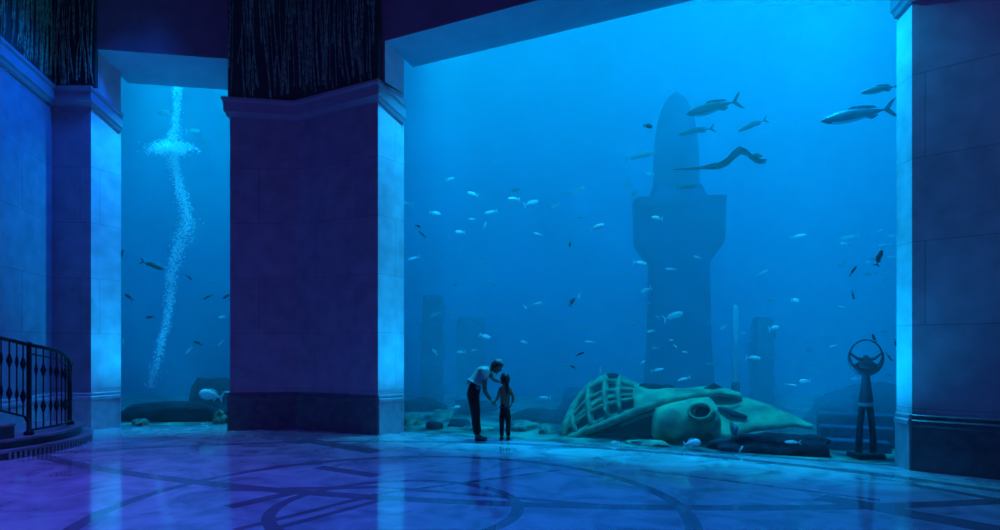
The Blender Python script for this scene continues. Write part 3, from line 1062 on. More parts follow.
GM = 'small fish swimming across the main window'
GS = 'fish in the side window'
SM = [  # px, py, length, tilt, tone, label
    (450, 179, 9, 20, 'm', 'pale fish, highest of the shoal in the left third of the main window'),
    (473, 194, 12, -20, 'b', 'bright fish nose-down below the highest one, above the bending adult'),
    (407, 204, 13, -12, 'm', 'pale fish with shaded belly hugging the left edge, high up in the main window'),
    (435, 213, 12, -10, 'm', 'pale fish just right of and below the high one at the left edge'),
    (514, 199, 13, 0, 'b', 'bright level fish straight above the child, highest bright one there'),
    (515, 190, 12, 20, 'f', 'dim fish immediately above the bright level fish over the child'),
    (531, 203, 16, 20, 'm', 'long pale fish right beside the bright level fish over the child'),
    (491, 212, 14, 15, 'b', 'bright plump fish directly above the adult\'s bent back, nose rising'),
    (472, 219, 7, 0, 'm', 'stubby pale fish seen head-on, left of the plump bright one'),
    (485, 225, 7, 75, 'm', 'small pale fish swimming upright just below the plump bright one'),
    (460, 232, 10, 0, 'b', 'bright round fish below the stubby head-on one, left of centre'),
    (538, 234, 10, -10, 'b', 'bright small fish right of centre above the child, alone at mid height'),
    (414, 258, 13, 15, 'b', 'bright pale fish close to the left edge, below the dark diving one'),
    (422, 234, 11, -45, 'd', 'dark fish diving near the left edge of the main window'),
    (418, 226, 6, -20, 'd', 'tiny dark fish touching the dark diving one at the left edge'),
    (482, 257, 8, 0, 'f', 'dim lone fish at mid height between left edge and child'),
    (578, 191, 15, 30, 'm', 'pale fish slanting steeply up, upper middle of the main window'),
    (566, 193, 10, 10, 'f', 'dim fish tail to tail with the steep slanting pale fish'),
    (555, 206, 10, 30, 'm', 'pale fish in the faint light shaft left of the steep slanting fish'),
    (582, 217, 8, 0, 'f', 'dim fish just below the steep slanting pale fish'),
    (597, 227, 15, 20, 'b', 'bright fish nose-up halfway between light shaft and stone tower'),
    (547, 244, 6, 40, 'f', 'tiny fish under the lone bright one above the child'),
    (570, 244, 6, 80, 'd', 'tiny dark upright fish below the light shaft'),
    (657, 218, 13, -5, 'b', 'bright fish in front of the tower\'s shoulder block'),
    (640, 263, 14, -10, 'b', 'bright fish overlapping the tower\'s left lower edge under the shoulder'),
    (650, 174, 9, 0, 'm', 'pale fish at the left edge of the tower\'s rounded top'),
    (668, 269, 6, 5, 'f', 'tiny dim fish on the tower just below the shoulder block'),
    (472, 324, 6, 0, 'f', 'tiny dim fish on the squat faint stone pillar'),
    (485, 336, 12, -15, 'b', 'bright fish just above the bending adult\'s head'),
    (461, 352, 9, 0, 'm', 'pale level fish left of the adult\'s head'),
    (474, 350, 6, 10, 'm', 'tiny pale fish between the level one and the adult\'s head'),
    (435, 352, 8, -50, 'm', 'pale fish diving in front of the broken dark column'),
    (524, 342, 8, -10, 'b', 'bright little fish up and right of the child\'s head'),
    (536, 304, 13, 15, 'b', 'bright fish alone at mid height, right of the child'),
    (525, 307, 6, -50, 'm', 'tiny fish trailing the bright one right of the child'),
    (452, 360, 6, 0, 'f', 'tiny dim fish behind the adult\'s back'),
    (572, 302, 11, 60, 'd', 'dark fish swimming steeply upward, left of the tower'),
    (579, 296, 6, 70, 'm', 'tiny pale fish at the head of the dark steep one'),
    (590, 342, 11, -5, 'b', 'bright fish above the peak of the wreck\'s cockpit'),
    (585, 328, 8, 0, 'f', 'dim fish just above the bright one over the cockpit'),
    (580, 354, 10, 25, 'd', 'dark fish tilted up just left of the cockpit peak'),
    (573, 367, 6, -30, 'd', 'tiny dark fish close to the cockpit\'s upper left'),
    (565, 365, 8, 0, 'f', 'dim fish left of the tiny dark one near the cockpit'),
    (600, 370, 8, 88, 'b', 'small bright fish standing upright on the cockpit peak'),
    (657, 370, 14, 12, 'b', 'bright fish at the foot of the tower, left of two'),
    (643, 362, 6, 30, 'm', 'tiny pale fish left of the bright one at the tower foot'),
    (651, 331, 8, 10, 'm', 'small pale fish on the tower\'s left edge, low down'),
    (655, 348, 8, 0, 'f', 'dim fish on the tower below the left edge one'),
    (646, 290, 11, 25, 'm', 'pale fish slanting across the tower\'s left edge halfway up'),
    (671, 269, 11, -5, 'm', 'pale fish on the shaft right below the shoulder block'),
    (697, 257, 7, -20, 'm', 'small pale fish at the right chamfer of the shoulder block'),
    (673, 316, 20, 20, 'm', 'largest fish on the tower shaft, slanting, halfway up'),
    (671, 340, 5, 0, 'm', 'tiny fish under the largest one on the shaft, uppermost of three'),
    (675, 346, 6, -30, 'b', 'tiny bright fish on the shaft, middle of three'),
    (685, 352, 6, -10, 'm', 'tiny fish on the shaft, lowest of three'),
    (712, 322, 12, 25, 'f', 'dim fish just right of the tower, left of the pale pipe'),
    (724, 327, 8, 35, 'm', 'small pale fish between the tower and the pipe top'),
    (744, 333, 5, 0, 'm', 'tiny pale fish just right of the pale pipe'),
    (762, 273, 11, 30, 'm', 'pale fish slanting up above and right of the pipe top'),
    (774, 328, 14, 10, 'm', 'pale fish right of the pipe at the height of its upper half'),
    (753, 358, 16, -3, 'b', 'bright level fish just right of the pipe\'s lower half'),
    (713, 364, 14, 5, 'f', 'dim fish left of the pipe\'s lower half'),
    (684, 379, 15, 15, 'b', 'bright fish at the foot of the tower, right of two'),
    (771, 300, 8, 10, 'f', 'dim fish between the slanting one and the pale one right of the pipe'),
    (798, 236, 15, 10, 'm', 'pale fish at mid height, clear of the shoal by the right pillar'),
    (850, 237, 17, 8, 'm', 'longest pale fish of the shoal near the right pillar'),
    (844, 244, 9, -10, 'm', 'small pale fish just under the shoal\'s longest one'),
    (880, 231, 10, 25, 'm', 'pale fish nose-up, highest of the shoal by the right pillar'),
    (891, 236, 10, -5, 'm', 'pale fish touching the right pillar, upper one'),
    (885, 245, 12, 3, 'm', 'pale level fish just above the dark upright fish'),
    (892, 257, 8, 0, 'm', 'pale fish touching the right pillar beside the dark upright fish'),
    (879, 258, 17, 75, 'd', 'dark fish standing upright, biggest of the dark ones by the right pillar'),
    (868, 262, 7, 0, 'm', 'small pale fish left of the biggest dark upright one'),
    (853, 271, 12, 60, 'd', 'dark fish slanting steeply, left of the biggest dark upright one'),
    (853, 295, 10, 85, 'd', 'small dark upright fish above the ring statue'),
    (795, 300, 11, 0, 'b', 'bright level fish left of the small dark upright one'),
    (842, 307, 8, -10, 'm', 'small pale fish up and left of the statue\'s ring'),
    (868, 274, 9, 5, 'f', 'dim fish below the gap between the two steep dark ones'),
    (791, 385, 14, -8, 'b', 'bright fish above the wing tip, left of a pair'),
    (805, 381, 12, 0, 'b', 'bright fish above the wing tip, right of a pair'),
    (833, 346, 10, 10, 'm', 'pale fish just left of the statue\'s ring'),
    (818, 368, 10, 0, 'f', 'dim fish left of the statue\'s arms'),
    (874, 338, 9, 110, 'd', 'dark fish crossing the top of the statue\'s ring'),
    (896, 343, 8, 80, 'd', 'dark upright fish at the right pillar\'s edge beside the ring'),
    (889, 357, 10, -55, 'd', 'dark diving fish just right of the statue\'s ring'),
    (856, 379, 8, 0, 'm', 'small pale fish at the statue\'s neck'),
    (884, 331, 9, 0, 'f', 'dim fish above the statue\'s ring, by the pillar'),
    (889, 375, 7, -30, 'f', 'tiny dim fish right of the statue\'s neck'),
    (793, 442, 17, -2, 'b', 'bright fish in front of the dark rock below the wing tip'),
    (741, 449, 7, 60, 'm', 'tiny pale fish standing upright below the middle of the wing'),
    (615, 442, 9, 0, 'm', 'small pale fish on the floor under the keel rail'),
    (456, 407, 9, 10, 'b', 'bright fish left of the adult\'s knees'),
    (430, 430, 13, 0, 'b', 'bright fish low at the glass, first from the left pillar'),
    (450, 431, 9, -10, 'b', 'bright fish low at the glass, second from the left pillar'),
    (465, 432, 12, -15, 'm', 'pale fish low at the glass beside the adult\'s heels'),
    (545, 398, 12, 0, 'b', 'bright fish between the child and the wreck\'s cockpit'),
    (677, 68, 9, 50, 'f', 'dim fish above the tip of the tower'),
]
for px, py, ln, tl, tone, lab in SM:
    low = (px, py) in ((793, 442), (741, 449), (615, 442))
    small_fish(px, py, ln, tl, tone, lab, GM, v=.07 if low else None, style='' if low else None)
small_fish(648, 126, 9, -10, 'd', 'small dark plump fish left of the tower\'s rounded top', GM, style='r')
small_fish(692, 443, 18, 8, 'b', 'bright plump fish under the engine nacelle at the glass', GM, style='r', v=.12, face='R')
small_fish(639, 156, 32, 12, 'f', 'long faint fish slanting beside the tower\'s left side', GM, style='s', v=3.2)
small_fish(686, 187, 20, 3, 'd', 'dim dark level fish in front of the tower\'s shoulders', GM, style='s', v=3.6)

# a far loose shoal: nothing in the photograph tells its members apart
for (cx, cy, sx, sy, n, lab, grp) in (
        (441, 313, 12, 4, 8, 'tiny faint fish of the tight shoal crossing the broken column', 'tight shoal crossing the broken column'),
        (629, 188, 9, 10, 9, 'tiny faint fish of the shoal left of the tower\'s rounded top', 'faint shoal left of the tower top'),
        (640, 300, 22, 34, 12, 'tiny faint fish scattered left of the tower\'s lower half', 'faint fish left of the lower tower'),
        (470, 265, 40, 25, 10, 'tiny faint fish in the left haze of the main window', 'faint fish in the left haze'),
        (865, 262, 26, 22, 12, 'tiny faint fish in the haze near the right pillar', 'faint fish near the right pillar'),
        (790, 340, 40, 40, 12, 'tiny faint fish in the haze right of the pale pipe', 'faint fish right of the pipe')):
    for _ in range(n):
        x = cx + frnd.uniform(-1, 1) * sx; y = cy + frnd.uniform(-1, 1) * sy
        small_fish(min(x, 888), y, frnd.uniform(4.5, 7.5), frnd.uniform(-35, 35), 'f', lab, grp, style='', v=frnd.uniform(2.2, 3.6))

SL = [
    (152, 265, 23, -20, 'd', 'largest dark fish, tilted nose-down beside the bubble column', '', 'R'),
    (189, 277, 10, -35, 'd', 'dark fish right of the bubble column, higher of those there', '', None),
    (129, 297, 9, -45, 'd', 'dark diving fish near the side window\'s left reveal', '', None),
    (208, 297, 11, 25, 'd', 'dark fish near the side window\'s right edge, inner of two', '', None),
    (227, 296, 9, 30, 'd', 'dark fish half at the central pillar\'s edge, outer of two', '', None),
    (122, 254, 10, 88, 'd', 'dark upright fish touching the side window\'s left reveal', '', None),
    (150, 317, 8, 5, 'd', 'small dark fish just left of the lower bubble column', '', None),
    (166, 113, 17, -12, 'b', 'pale fish highest in the side window, left of the bubbles', '', 'L'),
    (193, 131, 14, 5, 'm', 'pale fish right of the bubble burst, upper of two', '', None),
    (203, 141, 12, -40, 'f', 'dim fish right of the bubble burst, lower of two', 's', None),
    (222, 317, 9, 5, 'm', 'pale fish near the central pillar, middle height of the side window', '', None),
    (213, 282, 8, 0, 'f', 'dim fish above the two dark ones near the central pillar', '', None),
    (198, 343, 12, -20, 'd', 'dark fish crossing a white one low right in the side window', '', None),
    (189, 350, 12, 38, 'b', 'slim white fish just under the low right dark one', 's', None),
    (221, 343, 10, 35, 'm', 'slim pale fish low beside the central pillar', 's', None),
    (123, 341, 8, -75, 'm', 'small pale fish diving at the left reveal, low down', '', None),
    (211, 395, 23, -15, 'b', 'large bright white fish above the rock ledge by the central pillar', 'r', 'L'),
    (203, 424, 12, 15, 'b', 'bright fish on the floor at the ledge\'s right end', '', None),
    (226, 392, 7, 0, 'm', 'small pale fish between the large white one and the pillar', '', None),
]
for px, py, ln, tl, tone, lab, sty, face in SL:
    small_fish(px, py, ln, tl, tone, lab, GS, face=face, side=True, style=sty or ('r' if ln > 20 and tone == 'b' else ''), v=.09 if py > 400 else .55 if py > 388 else 1.8 if py < 150 else None)


# ---- larger fish with parts
def big_fish(px, py, ln, tilt, v, face, label, hh=.085, mk='fish_steel', fork=.85, dorsal=.4):
    p = G(px, py, v)
    t = thing('fish', label, 'fish', (0, 0, 0), 'large long fish near the tower and right pillar')
    body, tailf, dors, anal, pecs = fish_parts(hh, .055, .17, fork, dorsal, 16, pw=1.05, pk=.74)
    b = obj('body', body, [M[mk], M['fish_belly']], t, smooth=True)
    for poly in b.data.polygons:
        if poly.center.z < -.055 * hh / .085 and poly.normal.z < -.3:
            poly.material_index = 1
    obj('tail_fin', tailf, M[mk], t); obj('dorsal_fin', dors, M[mk], t); obj('anal_fin', anal, M[mk], t)
    for q in pecs:
        obj('pectoral_fin', q, M[mk], t)
    bm = bmesh.new()
    for s in (-1, 1):
        bmesh.ops.create_icosphere(bm, subdivisions=2, radius=.011, matrix=Matrix.Translation((.44, s * .022, .004)))
    obj('eye', bm, M['eye'], b, smooth=True)
    L = ln * p.y / F
    t.location = p; t.scale = (L, L, L)
    orient(t, tilt, face)
    return t


big_fish(714, 107, 58, 14, 1.6, 'L', 'large dark blue fork-tailed fish passing the tower\'s tip', .10)
big_fish(859, 114, 78, 10, .8, 'L', 'largest long fish, fork-tailed, close to the right pillar\'s top')
big_fish(881, 89, 42, 10, 1.0, 'L', 'dark long fish just above the largest fork-tailed one', .085)
big_fish(753, 125, 33, 22, 2.6, 'L', 'slim blue fish nose-down, alone right of the passing fork-tailed one', .075)
big_fish(697, 131, 38, 10, 2.6, 'L', 'slim dim fish right under the fork-tailed one, at the tower\'s edge', .075)


# ---- eagle ray seen edge-on: long whip tail to the left, wings arched
def ray():
    v = 1.8
    w = lambda px, py, dv=0: G(px, py, v + dv)
    c = w(722, 165)
    t = thing('eagle_ray', 'dark ray with long whip tail and arched wing beside the tower', 'ray', c)
    rows = []
    mid = [(716, 166.5), (722, 165), (728, 161.5), (734, 155), (740, 150.5), (747, 153), (753, 158.5), (760, 161), (767, 160)]
    chord = [.07, .12, .18, .22, .22, .2, .16, .10, .03]
    thick = [.045, .055, .045, .035, .03, .03, .03, .025, .01]
    bm = bmesh.new(); rings = []
    for (x, y), ch, th in zip(mid, chord, thick):
        p = w(x, y)
        ring = []
        for k in range(12):
            a = 2 * math.pi * k / 12
            q = p + EV.to_3d() * (math.cos(a) * ch) + Vector((0, 0, 1)) * (math.sin(a) * th * (1 - .3 * math.cos(a)))
            ring.append(bm.verts.new(q))
        rings.append(ring)
    for a, b in zip(rings, rings[1:]):
        for k in range(12):
            bm.faces.new((a[k], a[(k + 1) % 12], b[(k + 1) % 12], b[k]))
    bm.faces.new(rings[0]); bm.faces.new(rings[-1])
    obj('body', bm, M['fish_dark'], t, smooth=True)
    bm = bmesh.new()
    add_tube(bm, [w(720, 165.5), w(712, 166.5), w(704, 167.4), w(690, 168.8), w(673, 169.5)], [.06, .055, .03, .018, .008], 8)
    obj('tail', bm, M['fish_dark'], t, smooth=True)
    bm = bmesh.new()
    add_tube(bm, [w(750, 157, -.2), w(757, 155.5, -.3), w(762, 156.5, -.35)], [.03, .05, .01], 8)
    obj('head', bm, M['fish_dark'], t, smooth=True)
    bm = bmesh.new()
    add_tube(bm, [w(755, 161, .1), w(760, 162.5, .15), w(766, 162.5, .2)], [.03, .03, .01], 8)
    obj('pelvic_fin', bm, M['fish_steel'], t, smooth=True)


ray()

# ================================================================== steps and railing at the left
CC = Vector((-8.65, 9.0))


def arc(r, deg):
    a = math.radians(deg)
    return Vector((CC.x + r * math.cos(a), CC.y + r * math.sin(a)))


def wall_x(y):
    return W1.x + (W1.y - y) / (W1.y - W0.y) * (W0.x - W1.x)


def sector(r, a0, a1, n=26):
    pts = [arc(r, a0 + (a1 - a0) * k / n) for k in range(n + 1)]
    pts = [p for p in pts if p.x > wall_x(p.y) + .05]
    return pts + [Vector((wall_x(pts[-1].y) + .045, pts[-1].y)), Vector((wall_x(pts[0].y) + .045, pts[0].y))]


stp = thing('curved_steps', 'curved dark stone steps under the iron railing at the left wall', 'steps', (-7.3, 8.9, 0))
for r, z0, z1, a0, a1 in ((2.08, 0, .13, -50, 52), (1.95, .13, .26, -50, 47), (1.90, .26, .47, -50, -17)):
    bm = bmesh.new(); pts = sector(r, a0, a1)
    add_prism(bm, pts, z0, z1 - .035)
    obj('riser', bm, M['riser'], stp)
    bm = bmesh.new(); pts = sector(r + .025, a0, a1)
    add_prism(bm, pts, z1 - .035, z1)
    obj('tread', bm, M['step'], stp)
for k in range(30):
    bm = bmesh.new()
    a = -22 + 54 * k / 29; p = arc(2.085, a)
    add_box(bm, (p.x, p.y, .048), (.02, .030, .085), math.radians(a))
    obj('riser_bar', bm, M['riser_bar'], stp)

rail = thing('iron_railing', 'black wrought-iron railing with diamond balusters curving along the left steps', 'railing', (-7.0, 8.75, .26))
RR = 1.79
ztop = [(-46, 1.95), (-22, 1.68), (-7.7, 1.575), (10, 1.49), (24, 1.39), (34, 1.27)]
zbot = [(-46, .98), (-22, .67), (-8.5, .52), (-7.7, .37), (34, .35)]
ang = [-46 + 80 * k / 40 for k in range(41)]
bm = bmesh.new(); add_tube(bm, [(*arc(RR, a), lerp_tab(ztop, a)) for a in ang], .028, 8)
obj('handrail', bm, M['iron'], rail, smooth=True)
bm = bmesh.new(); add_tube(bm, [(*arc(RR, a), lerp_tab(ztop, a) - .13) for a in ang if a > -9], .012, 6)
obj('upper_rail', bm, M['iron'], rail, smooth=True)
bm = bmesh.new(); add_tube(bm, [(*arc(RR, a), lerp_tab(zbot, a)) for a in ang if a < -7.5], .016, 6)
obj('bottom_rail', bm, M['iron'], rail, smooth=True)
bm = bmesh.new(); add_tube(bm, [(*arc(RR, a), .33) for a in ang if a > -7.8], .016, 6)
obj('bottom_rail', bm, M['iron'], rail, smooth=True)
for a, r in ((-7.7, .032), (34, .028)):
    bm = bmesh.new(); p = arc(RR, a); z1 = lerp_tab(ztop, a)
    add_lathe(bm, (p.x, p.y, 0), [(r * 2.0, .262), (r * 2.0, .30), (r, .33), (r, z1 - .02), (r * 1.5, z1), (r * 1.4, z1 + .03), (r * .4, z1 + .05)], 10)
    obj('post', bm, M['iron'], rail, smooth=True)
bal = [-41, -36.5, -32, -27.5, -23.5, -20.2, -16.8, -13.6, -10.6, -4.0, .5, 5.5, 10.5, 15.5, 20.5, 25.0, 29.5]
for i, a in enumerate(bal):
    bm = bmesh.new(); p = arc(RR, a)
    z0 = lerp_tab(zbot, a) if a < -8 else .33
    z1 = lerp_tab(ztop, a)
    r = .011; h = z1 - z0
    prof = [(r, z0)]
    for c in (.27, .72):
        zc = z0 + h * c
        prof += [(r, zc - .10), (.030 if i % 2 else .042, zc), (r, zc + .10)]
    prof.append((r, z1))
    add_lathe(bm, (p.x, p.y, 0), prof, 4 if i % 2 else 6)
    obj('baluster', bm, M['iron'], rail)

# ================================================================== people
PD = 10.0


def A(px, py, dy=0.0):
    return Vector(((px - 500) / F * PD, PD + dy, (440 - py) / F * PD))


def skin_bm(nodes, edges, root, sub=1):
    """grow a surface over a skeleton; nodes: {key: (co, radius)}; returns a mesh"""
    keys = list(nodes)
    me = bpy.data.meshes.new('skel')
    me.from_pydata([tuple(nodes[k][0]) for k in keys], [(keys.index(a), keys.index(b)) for a, b in edges], [])
    o = bpy.data.objects.new('skel', me); COL.objects.link(o)
    md = o.modifiers.new('skin', 'SKIN'); md.use_smooth_shade = True
    ss = o.modifiers.new('sub', 'SUBSURF'); ss.levels = sub; ss.render_levels = sub
    bpy.context.view_layer.update()
    for i, k in enumerate(keys):
        sv = me.skin_vertices[0].data[i]
        r = nodes[k][1]
        sv.radius = (r, r) if isinstance(r, (int, float)) else r
        sv.use_root = (k == root)
    bpy.context.view_layer.update()
    dg = bpy.context.evaluated_depsgraph_get()
    out = bpy.data.meshes.new_from_object(o.evaluated_get(dg))
    bpy.data.objects.remove(o); bpy.data.meshes.remove(me)
    return out


def join_remesh(name, meshes, material, parent, voxel=None, smooth=2):
    bm = bmesh.new()
    for me in meshes:
        if isinstance(me, bmesh.types.BMesh):
            t = bpy.data.meshes.new('t'); me.to_mesh(t); me.free(); me = t
        bm.from_mesh(me); bpy.data.meshes.remove(me)
    me = bpy.data.meshes.new(name); bm.to_mesh(me); bm.free()
    o = bpy.data.objects.new(name, me); COL.objects.link(o)
    if voxel:
        md = o.modifiers.new('r', 'REMESH'); md.mode = 'VOXEL'; md.voxel_size = voxel; md.use_smooth_shade = True
        sm = o.modifiers.new('s', 'SMOOTH'); sm.iterations = smooth; sm.factor = .4
        bpy.context.view_layer.update()
        dg = bpy.context.evaluated_depsgraph_get()
        m2 = bpy.data.meshes.new_from_object(o.evaluated_get(dg))
        bpy.data.objects.remove(o); bpy.data.meshes.remove(me)
        m2.name = name; me = m2
        me.materials.clear()
        o = link(name, me, material, parent)
    else:
        bpy.data.objects.remove(o)
        o = link(name, me, material, parent)
    for p in me.polygons:
        p.use_smooth = True
    return o


def hand_meshes(palm, d, up, side, s=1.0, curl=.5):
    """palm centre, finger direction d, up (back of hand), side (thumb side)"""
    d, up, side = d.normalized(), up.normalized(), side.normalized()
    out = []
    bm = bmesh.new()
    r = bmesh.ops.create_icosphere(bm, subdivisions=2, radius=1)
    for v in r['verts']:
        q = v.co
        v.co = palm + d * q.x * .048 * s + side * q.y * .040 * s + up * q.z * .017 * s
    out.append(bm)
    for i, (o_, ln) in enumerate(((.028, .070), (.010, .078), (-.009, .073), (-.027, .058))):
        b = palm + d * .030 * s + side * o_ * s
        p1 = b + d * ln * .45 * s - up * ln * .15 * curl * s
        p2 = p1 + (d * (1 - curl) - up * curl).normalized() * ln * .33 * s
        p3 = p2 + (d * (1 - 1.5 * curl) - up * curl * 1.3).normalized() * ln * .28 * s
        out.append(skin_bm({0: (b, .0085 * s), 1: (p1, .0085 * s), 2: (p2, .008 * s), 3: (p3, .0065 * s)}, [(0, 1), (1, 2), (2, 3)], 0))
    b = palm - d * .015 * s + side * .030 * s
    p1 = b + (d * .5 + side * .8).normalized() * .035 * s
    p2 = p1 + (d * .9 + side * .25 - up * .2).normalized() * .032 * s
    out.append(skin_bm({0: (b, .011 * s), 1: (p1, .010 * s), 2: (p2, .008 * s)}, [(0, 1), (1, 2)], 0))
    return out


def head_bm(c, fwd, up, s=1.0):
    fwd = fwd.normalized(); up = (up - fwd * up.dot(fwd)).normalized(); sd = fwd.cross(up).normalized()
    bm = bmesh.new()
    r = bmesh.ops.create_uvsphere(bm, u_segments=24, v_segments=18, radius=1)

    def put(f, s_, u):
        return c + fwd * f * s + sd * s_ * s + up * u * s
    for v in r['verts']:
        x, y, z = v.co
        f = x * .095; w = y * .074; u = z * .115
        if z < 0:                                   # jaw narrows and comes forward
            w *= 1 + z * .32; f = f * (1 + z * .22) + .02 * -z
        v.co = put(f, w, u)
    for (f, s_, u, r_, sc) in ((.098, 0, -.012, .016, (1.1, .7, 1.3)), (.088, 0, .012, .010, (.8, .7, 1.8)), (.088, 0, -.052, .012, (.7, 1.9, .45)),
                               (.086, 0, -.062, .011, (.7, 1.6, .5)), (.078, 0, -.098, .02, (.8, 1.0, .7)),
                               (.0, .074, -.005, .028, (.5, .35, 1.0)), (.0, -.074, -.005, .028, (.5, .35, 1.0)),
                               (.082, .03, .028, .016, (.5, 1.4, .5)), (.082, -.03, .028, .016, (.5, 1.4, .5))):
        q = bmesh.ops.create_icosphere(bm, subdivisions=2, radius=r_)
        for v in q['verts']:
            v.co = put(f + v.co.x * sc[0], s_ + v.co.y * sc[1], u + v.co.z * sc[2])
    return bm, put


def eyes(put, parent, s=1.0):
    bm = bmesh.new()
    for k in (-1, 1):
        bmesh.ops.create_icosphere(bm, subdivisions=2, radius=.011 * s, matrix=Matrix.Translation(put(.083, k * .031, .008)))
    obj('eye', bm, M['eye'], parent, smooth=True)


def hair_cap(name, put, parent, material, top=1.09, brow=.45, back=-.55, s=1.0):
    bm = bmesh.new()
    r = bmesh.ops.create_uvsphere(bm, u_segments=28, v_segments=20, radius=1)
    kill = []
    for v in r['verts']:
        x, y, z = v.co
        lim = brow if x > .45 else (back + (brow - back) * max(0, (x + .1) / .55))
        if z < lim:
            kill.append(v)
        k = top + .02 * mnoise.noise(Vector((x * 9, y * 9, z * 4)))
        v.co = put(x * .095 * k, y * .076 * k, z * .115 * k)
    bmesh.ops.delete(bm, geom=kill, context='VERTS')
    o = obj(name, bm, material, parent, smooth=True)
    sd = o.modifiers.new('thick', 'SOLIDIFY'); sd.thickness = .016; sd.offset = -1
    return o


def shoe(parent, heel, toe, w=.042, h=.075):
    bm = bmesh.new()
    d = (toe - heel); L = d.length; d.normalize(); sd = Vector((-d.y, d.x, 0))
    prof = [(0, .8, .9), (.08, .95, 1), (.3, .9, .95), (.5, .95, .7), (.75, 1.05, .5), (.93, .85, .42), (1.0, .4, .3)]
    rings = []
    for t, ww, hh in prof:
        p = heel + d * L * t
        ring = []
        for k in range(12):
            a = 2 * math.pi * k / 12
            z = math.sin(a)
            ring.append(bm.verts.new((p.x + sd.x * math.cos(a) * w * ww, p.y + sd.y * math.cos(a) * w * ww, max(.002, .5 * h * hh * (1 + z)))))
        rings.append(ring)
    for a, b in zip(rings, rings[1:]):
        for k in range(12):
            bm.faces.new((a[k], a[(k + 1) % 12], b[(k + 1) % 12], b[k]))
    bm.faces.new(rings[0]); bm.faces.new(rings[-1])
    return obj('shoe', bm, M['shoe'], parent, smooth=True)


def adult():
    t = thing('person', 'adult in pale shirt and dark trousers bending down to the child', 'person', A(478, 440))
    nodes = {
        'pelvis': (A(472.6, 386.5), (.095, .09)), 'waist': (A(475.2, 380), (.10, .09)), 'chest': (A(481.5, 373.5), (.135, .115)), 'upper': (A(486, 370.5), (.12, .09)),
        'neck0': (A(489.3, 368.8), .055), 'neck1': (A(492, 367.6), .05), 'skull': (A(494.5, 367), .05)}
    edges = [('pelvis', 'waist'), ('waist', 'chest'), ('chest', 'upper'), ('upper', 'neck0'), ('neck0', 'neck1'), ('neck1', 'skull')]
    legs = {}
    for tag_, dy, dx in (('n', -.095, 0), ('f', .095, 1.2)):
        legs[tag_] = [A(472.4 + dx * .2, 389, dy), A(473.6 + dx * .5, 400, dy), A(475.0 + dx, 412.5, dy), A(475.4 + dx, 422, dy), A(477.2 + dx, 435, dy)]
        for i, (p, r) in enumerate(zip(legs[tag_], (.085, .075, .055, .052, .035))):
            nodes[tag_ + str(i)] = (p, r)
        nodes[tag_ + '5'] = (A(477.6 + dx, 438.2, dy), .030); nodes[tag_ + '6'] = (A(483 + dx, 438.9, dy), .022)
        nodes.pop(tag_ + '0')
        edges += [('pelvis', tag_ + '1')] + [(tag_ + str(i), tag_ + str(i + 1)) for i in range(1, 6)]
    arms = {'an': [A(485.2, 371.5, -.17), A(484.9, 381, -.20), A(485.2, 390.5, -.20), A(488.3, 395.5, -.17), A(491.3, 399.6, -.14)],
            'af': [A(487.6, 371, .16), A(490.8, 375.5, .16), A(493.6, 379.2, .14), A(496.5, 380.8, .09), A(499.2, 381.6, .04)]}
    for k, ps in arms.items():
        for i, (p, r) in enumerate(zip(ps, (.062, .050, .040, .036, .026))):
            nodes[k + str(i)] = (p, r)
        edges += [('upper', k + '0')] + [(k + str(i), k + str(i + 1)) for i in range(4)]
    ms = [skin_bm(nodes, edges, 'pelvis', 2)]
    hc = A(496.6, 366.4); fwd = Vector((.80, -.05, -.60)); up = Vector((.6, 0, .8))
    hb, put = head_bm(hc, fwd, up, .98)
    ms.append(hb)
    d = Vector((.5, .25, -.8))
    ms += hand_meshes(A(492.5, 401.6, -.125), d, Vector((-.8, -.3, -.5)), Vector((.2, -.95, -.1)), 1.0, .75)
    ms += hand_meshes(A(500.9, 382.2, .01), Vector((.85, -.5, -.15)), Vector((-.1, -.3, .95)), Vector((-.4, -.9, 0)), 1.0, .35)
    body = join_remesh('body', ms, M['skin'], t, .009, 2)
    eyes(put, t, 1.0)
    hair_cap('hair', put, t, M['hair'], 1.10, .35, -.62)
    hair_cap('cap', put, t, M['cap'], 1.20, .50, .42)
    # shirt: torso and short sleeves
    sn = {'hem': (A(474.6, 381.8), (.150, .135)), 'waist': (A(475.6, 379.8), (.140, .122)), 'chest': (A(481.6, 373.3), (.152, .130)), 'upper': (A(486, 370.5), (.135, .105)), 'col': (A(489.0, 368.8), .066)}
    se = [('hem', 'waist'), ('waist', 'chest'), ('chest', 'upper'), ('upper', 'col')]
    for k in ('an', 'af'):
        for i, (p, r) in enumerate(zip(arms[k][:2], (.076, .068))):
            sn[k + str(i)] = (p, r)
        se += [('upper', k + '0'), (k + '0', k + '1')]
    join_remesh('shirt', [skin_bm(sn, se, 'waist', 2)], M['shirt'], t, .010, 2)
    tn = {'belt': (A(476.2, 378.5), (.105, .100)), 'pelvis': (A(472.6, 386.5), (.140, .150))}
    te = [('belt', 'pelvis')]
    for k in ('n', 'f'):
        for i, (p, r) in enumerate(zip(legs[k], (.115, .092, .070, .064, .053))):
            tn[k + str(i)] = (p, r)
        tn.pop(k + '0')
        te += [('pelvis', k + '1')] + [(k + str(i), k + str(i + 1)) for i in range(1, 4)]
    join_remesh('trousers', [skin_bm(tn, te, 'pelvis', 2)], M['trousers'], t, .010, 2)
    for k, dy, dx in (('n', -.095, 0), ('f', .095, 1.2)):
        shoe(t, A(475.6 + dx, 440, dy), A(486 + dx, 440, dy - .02), .045, .085)


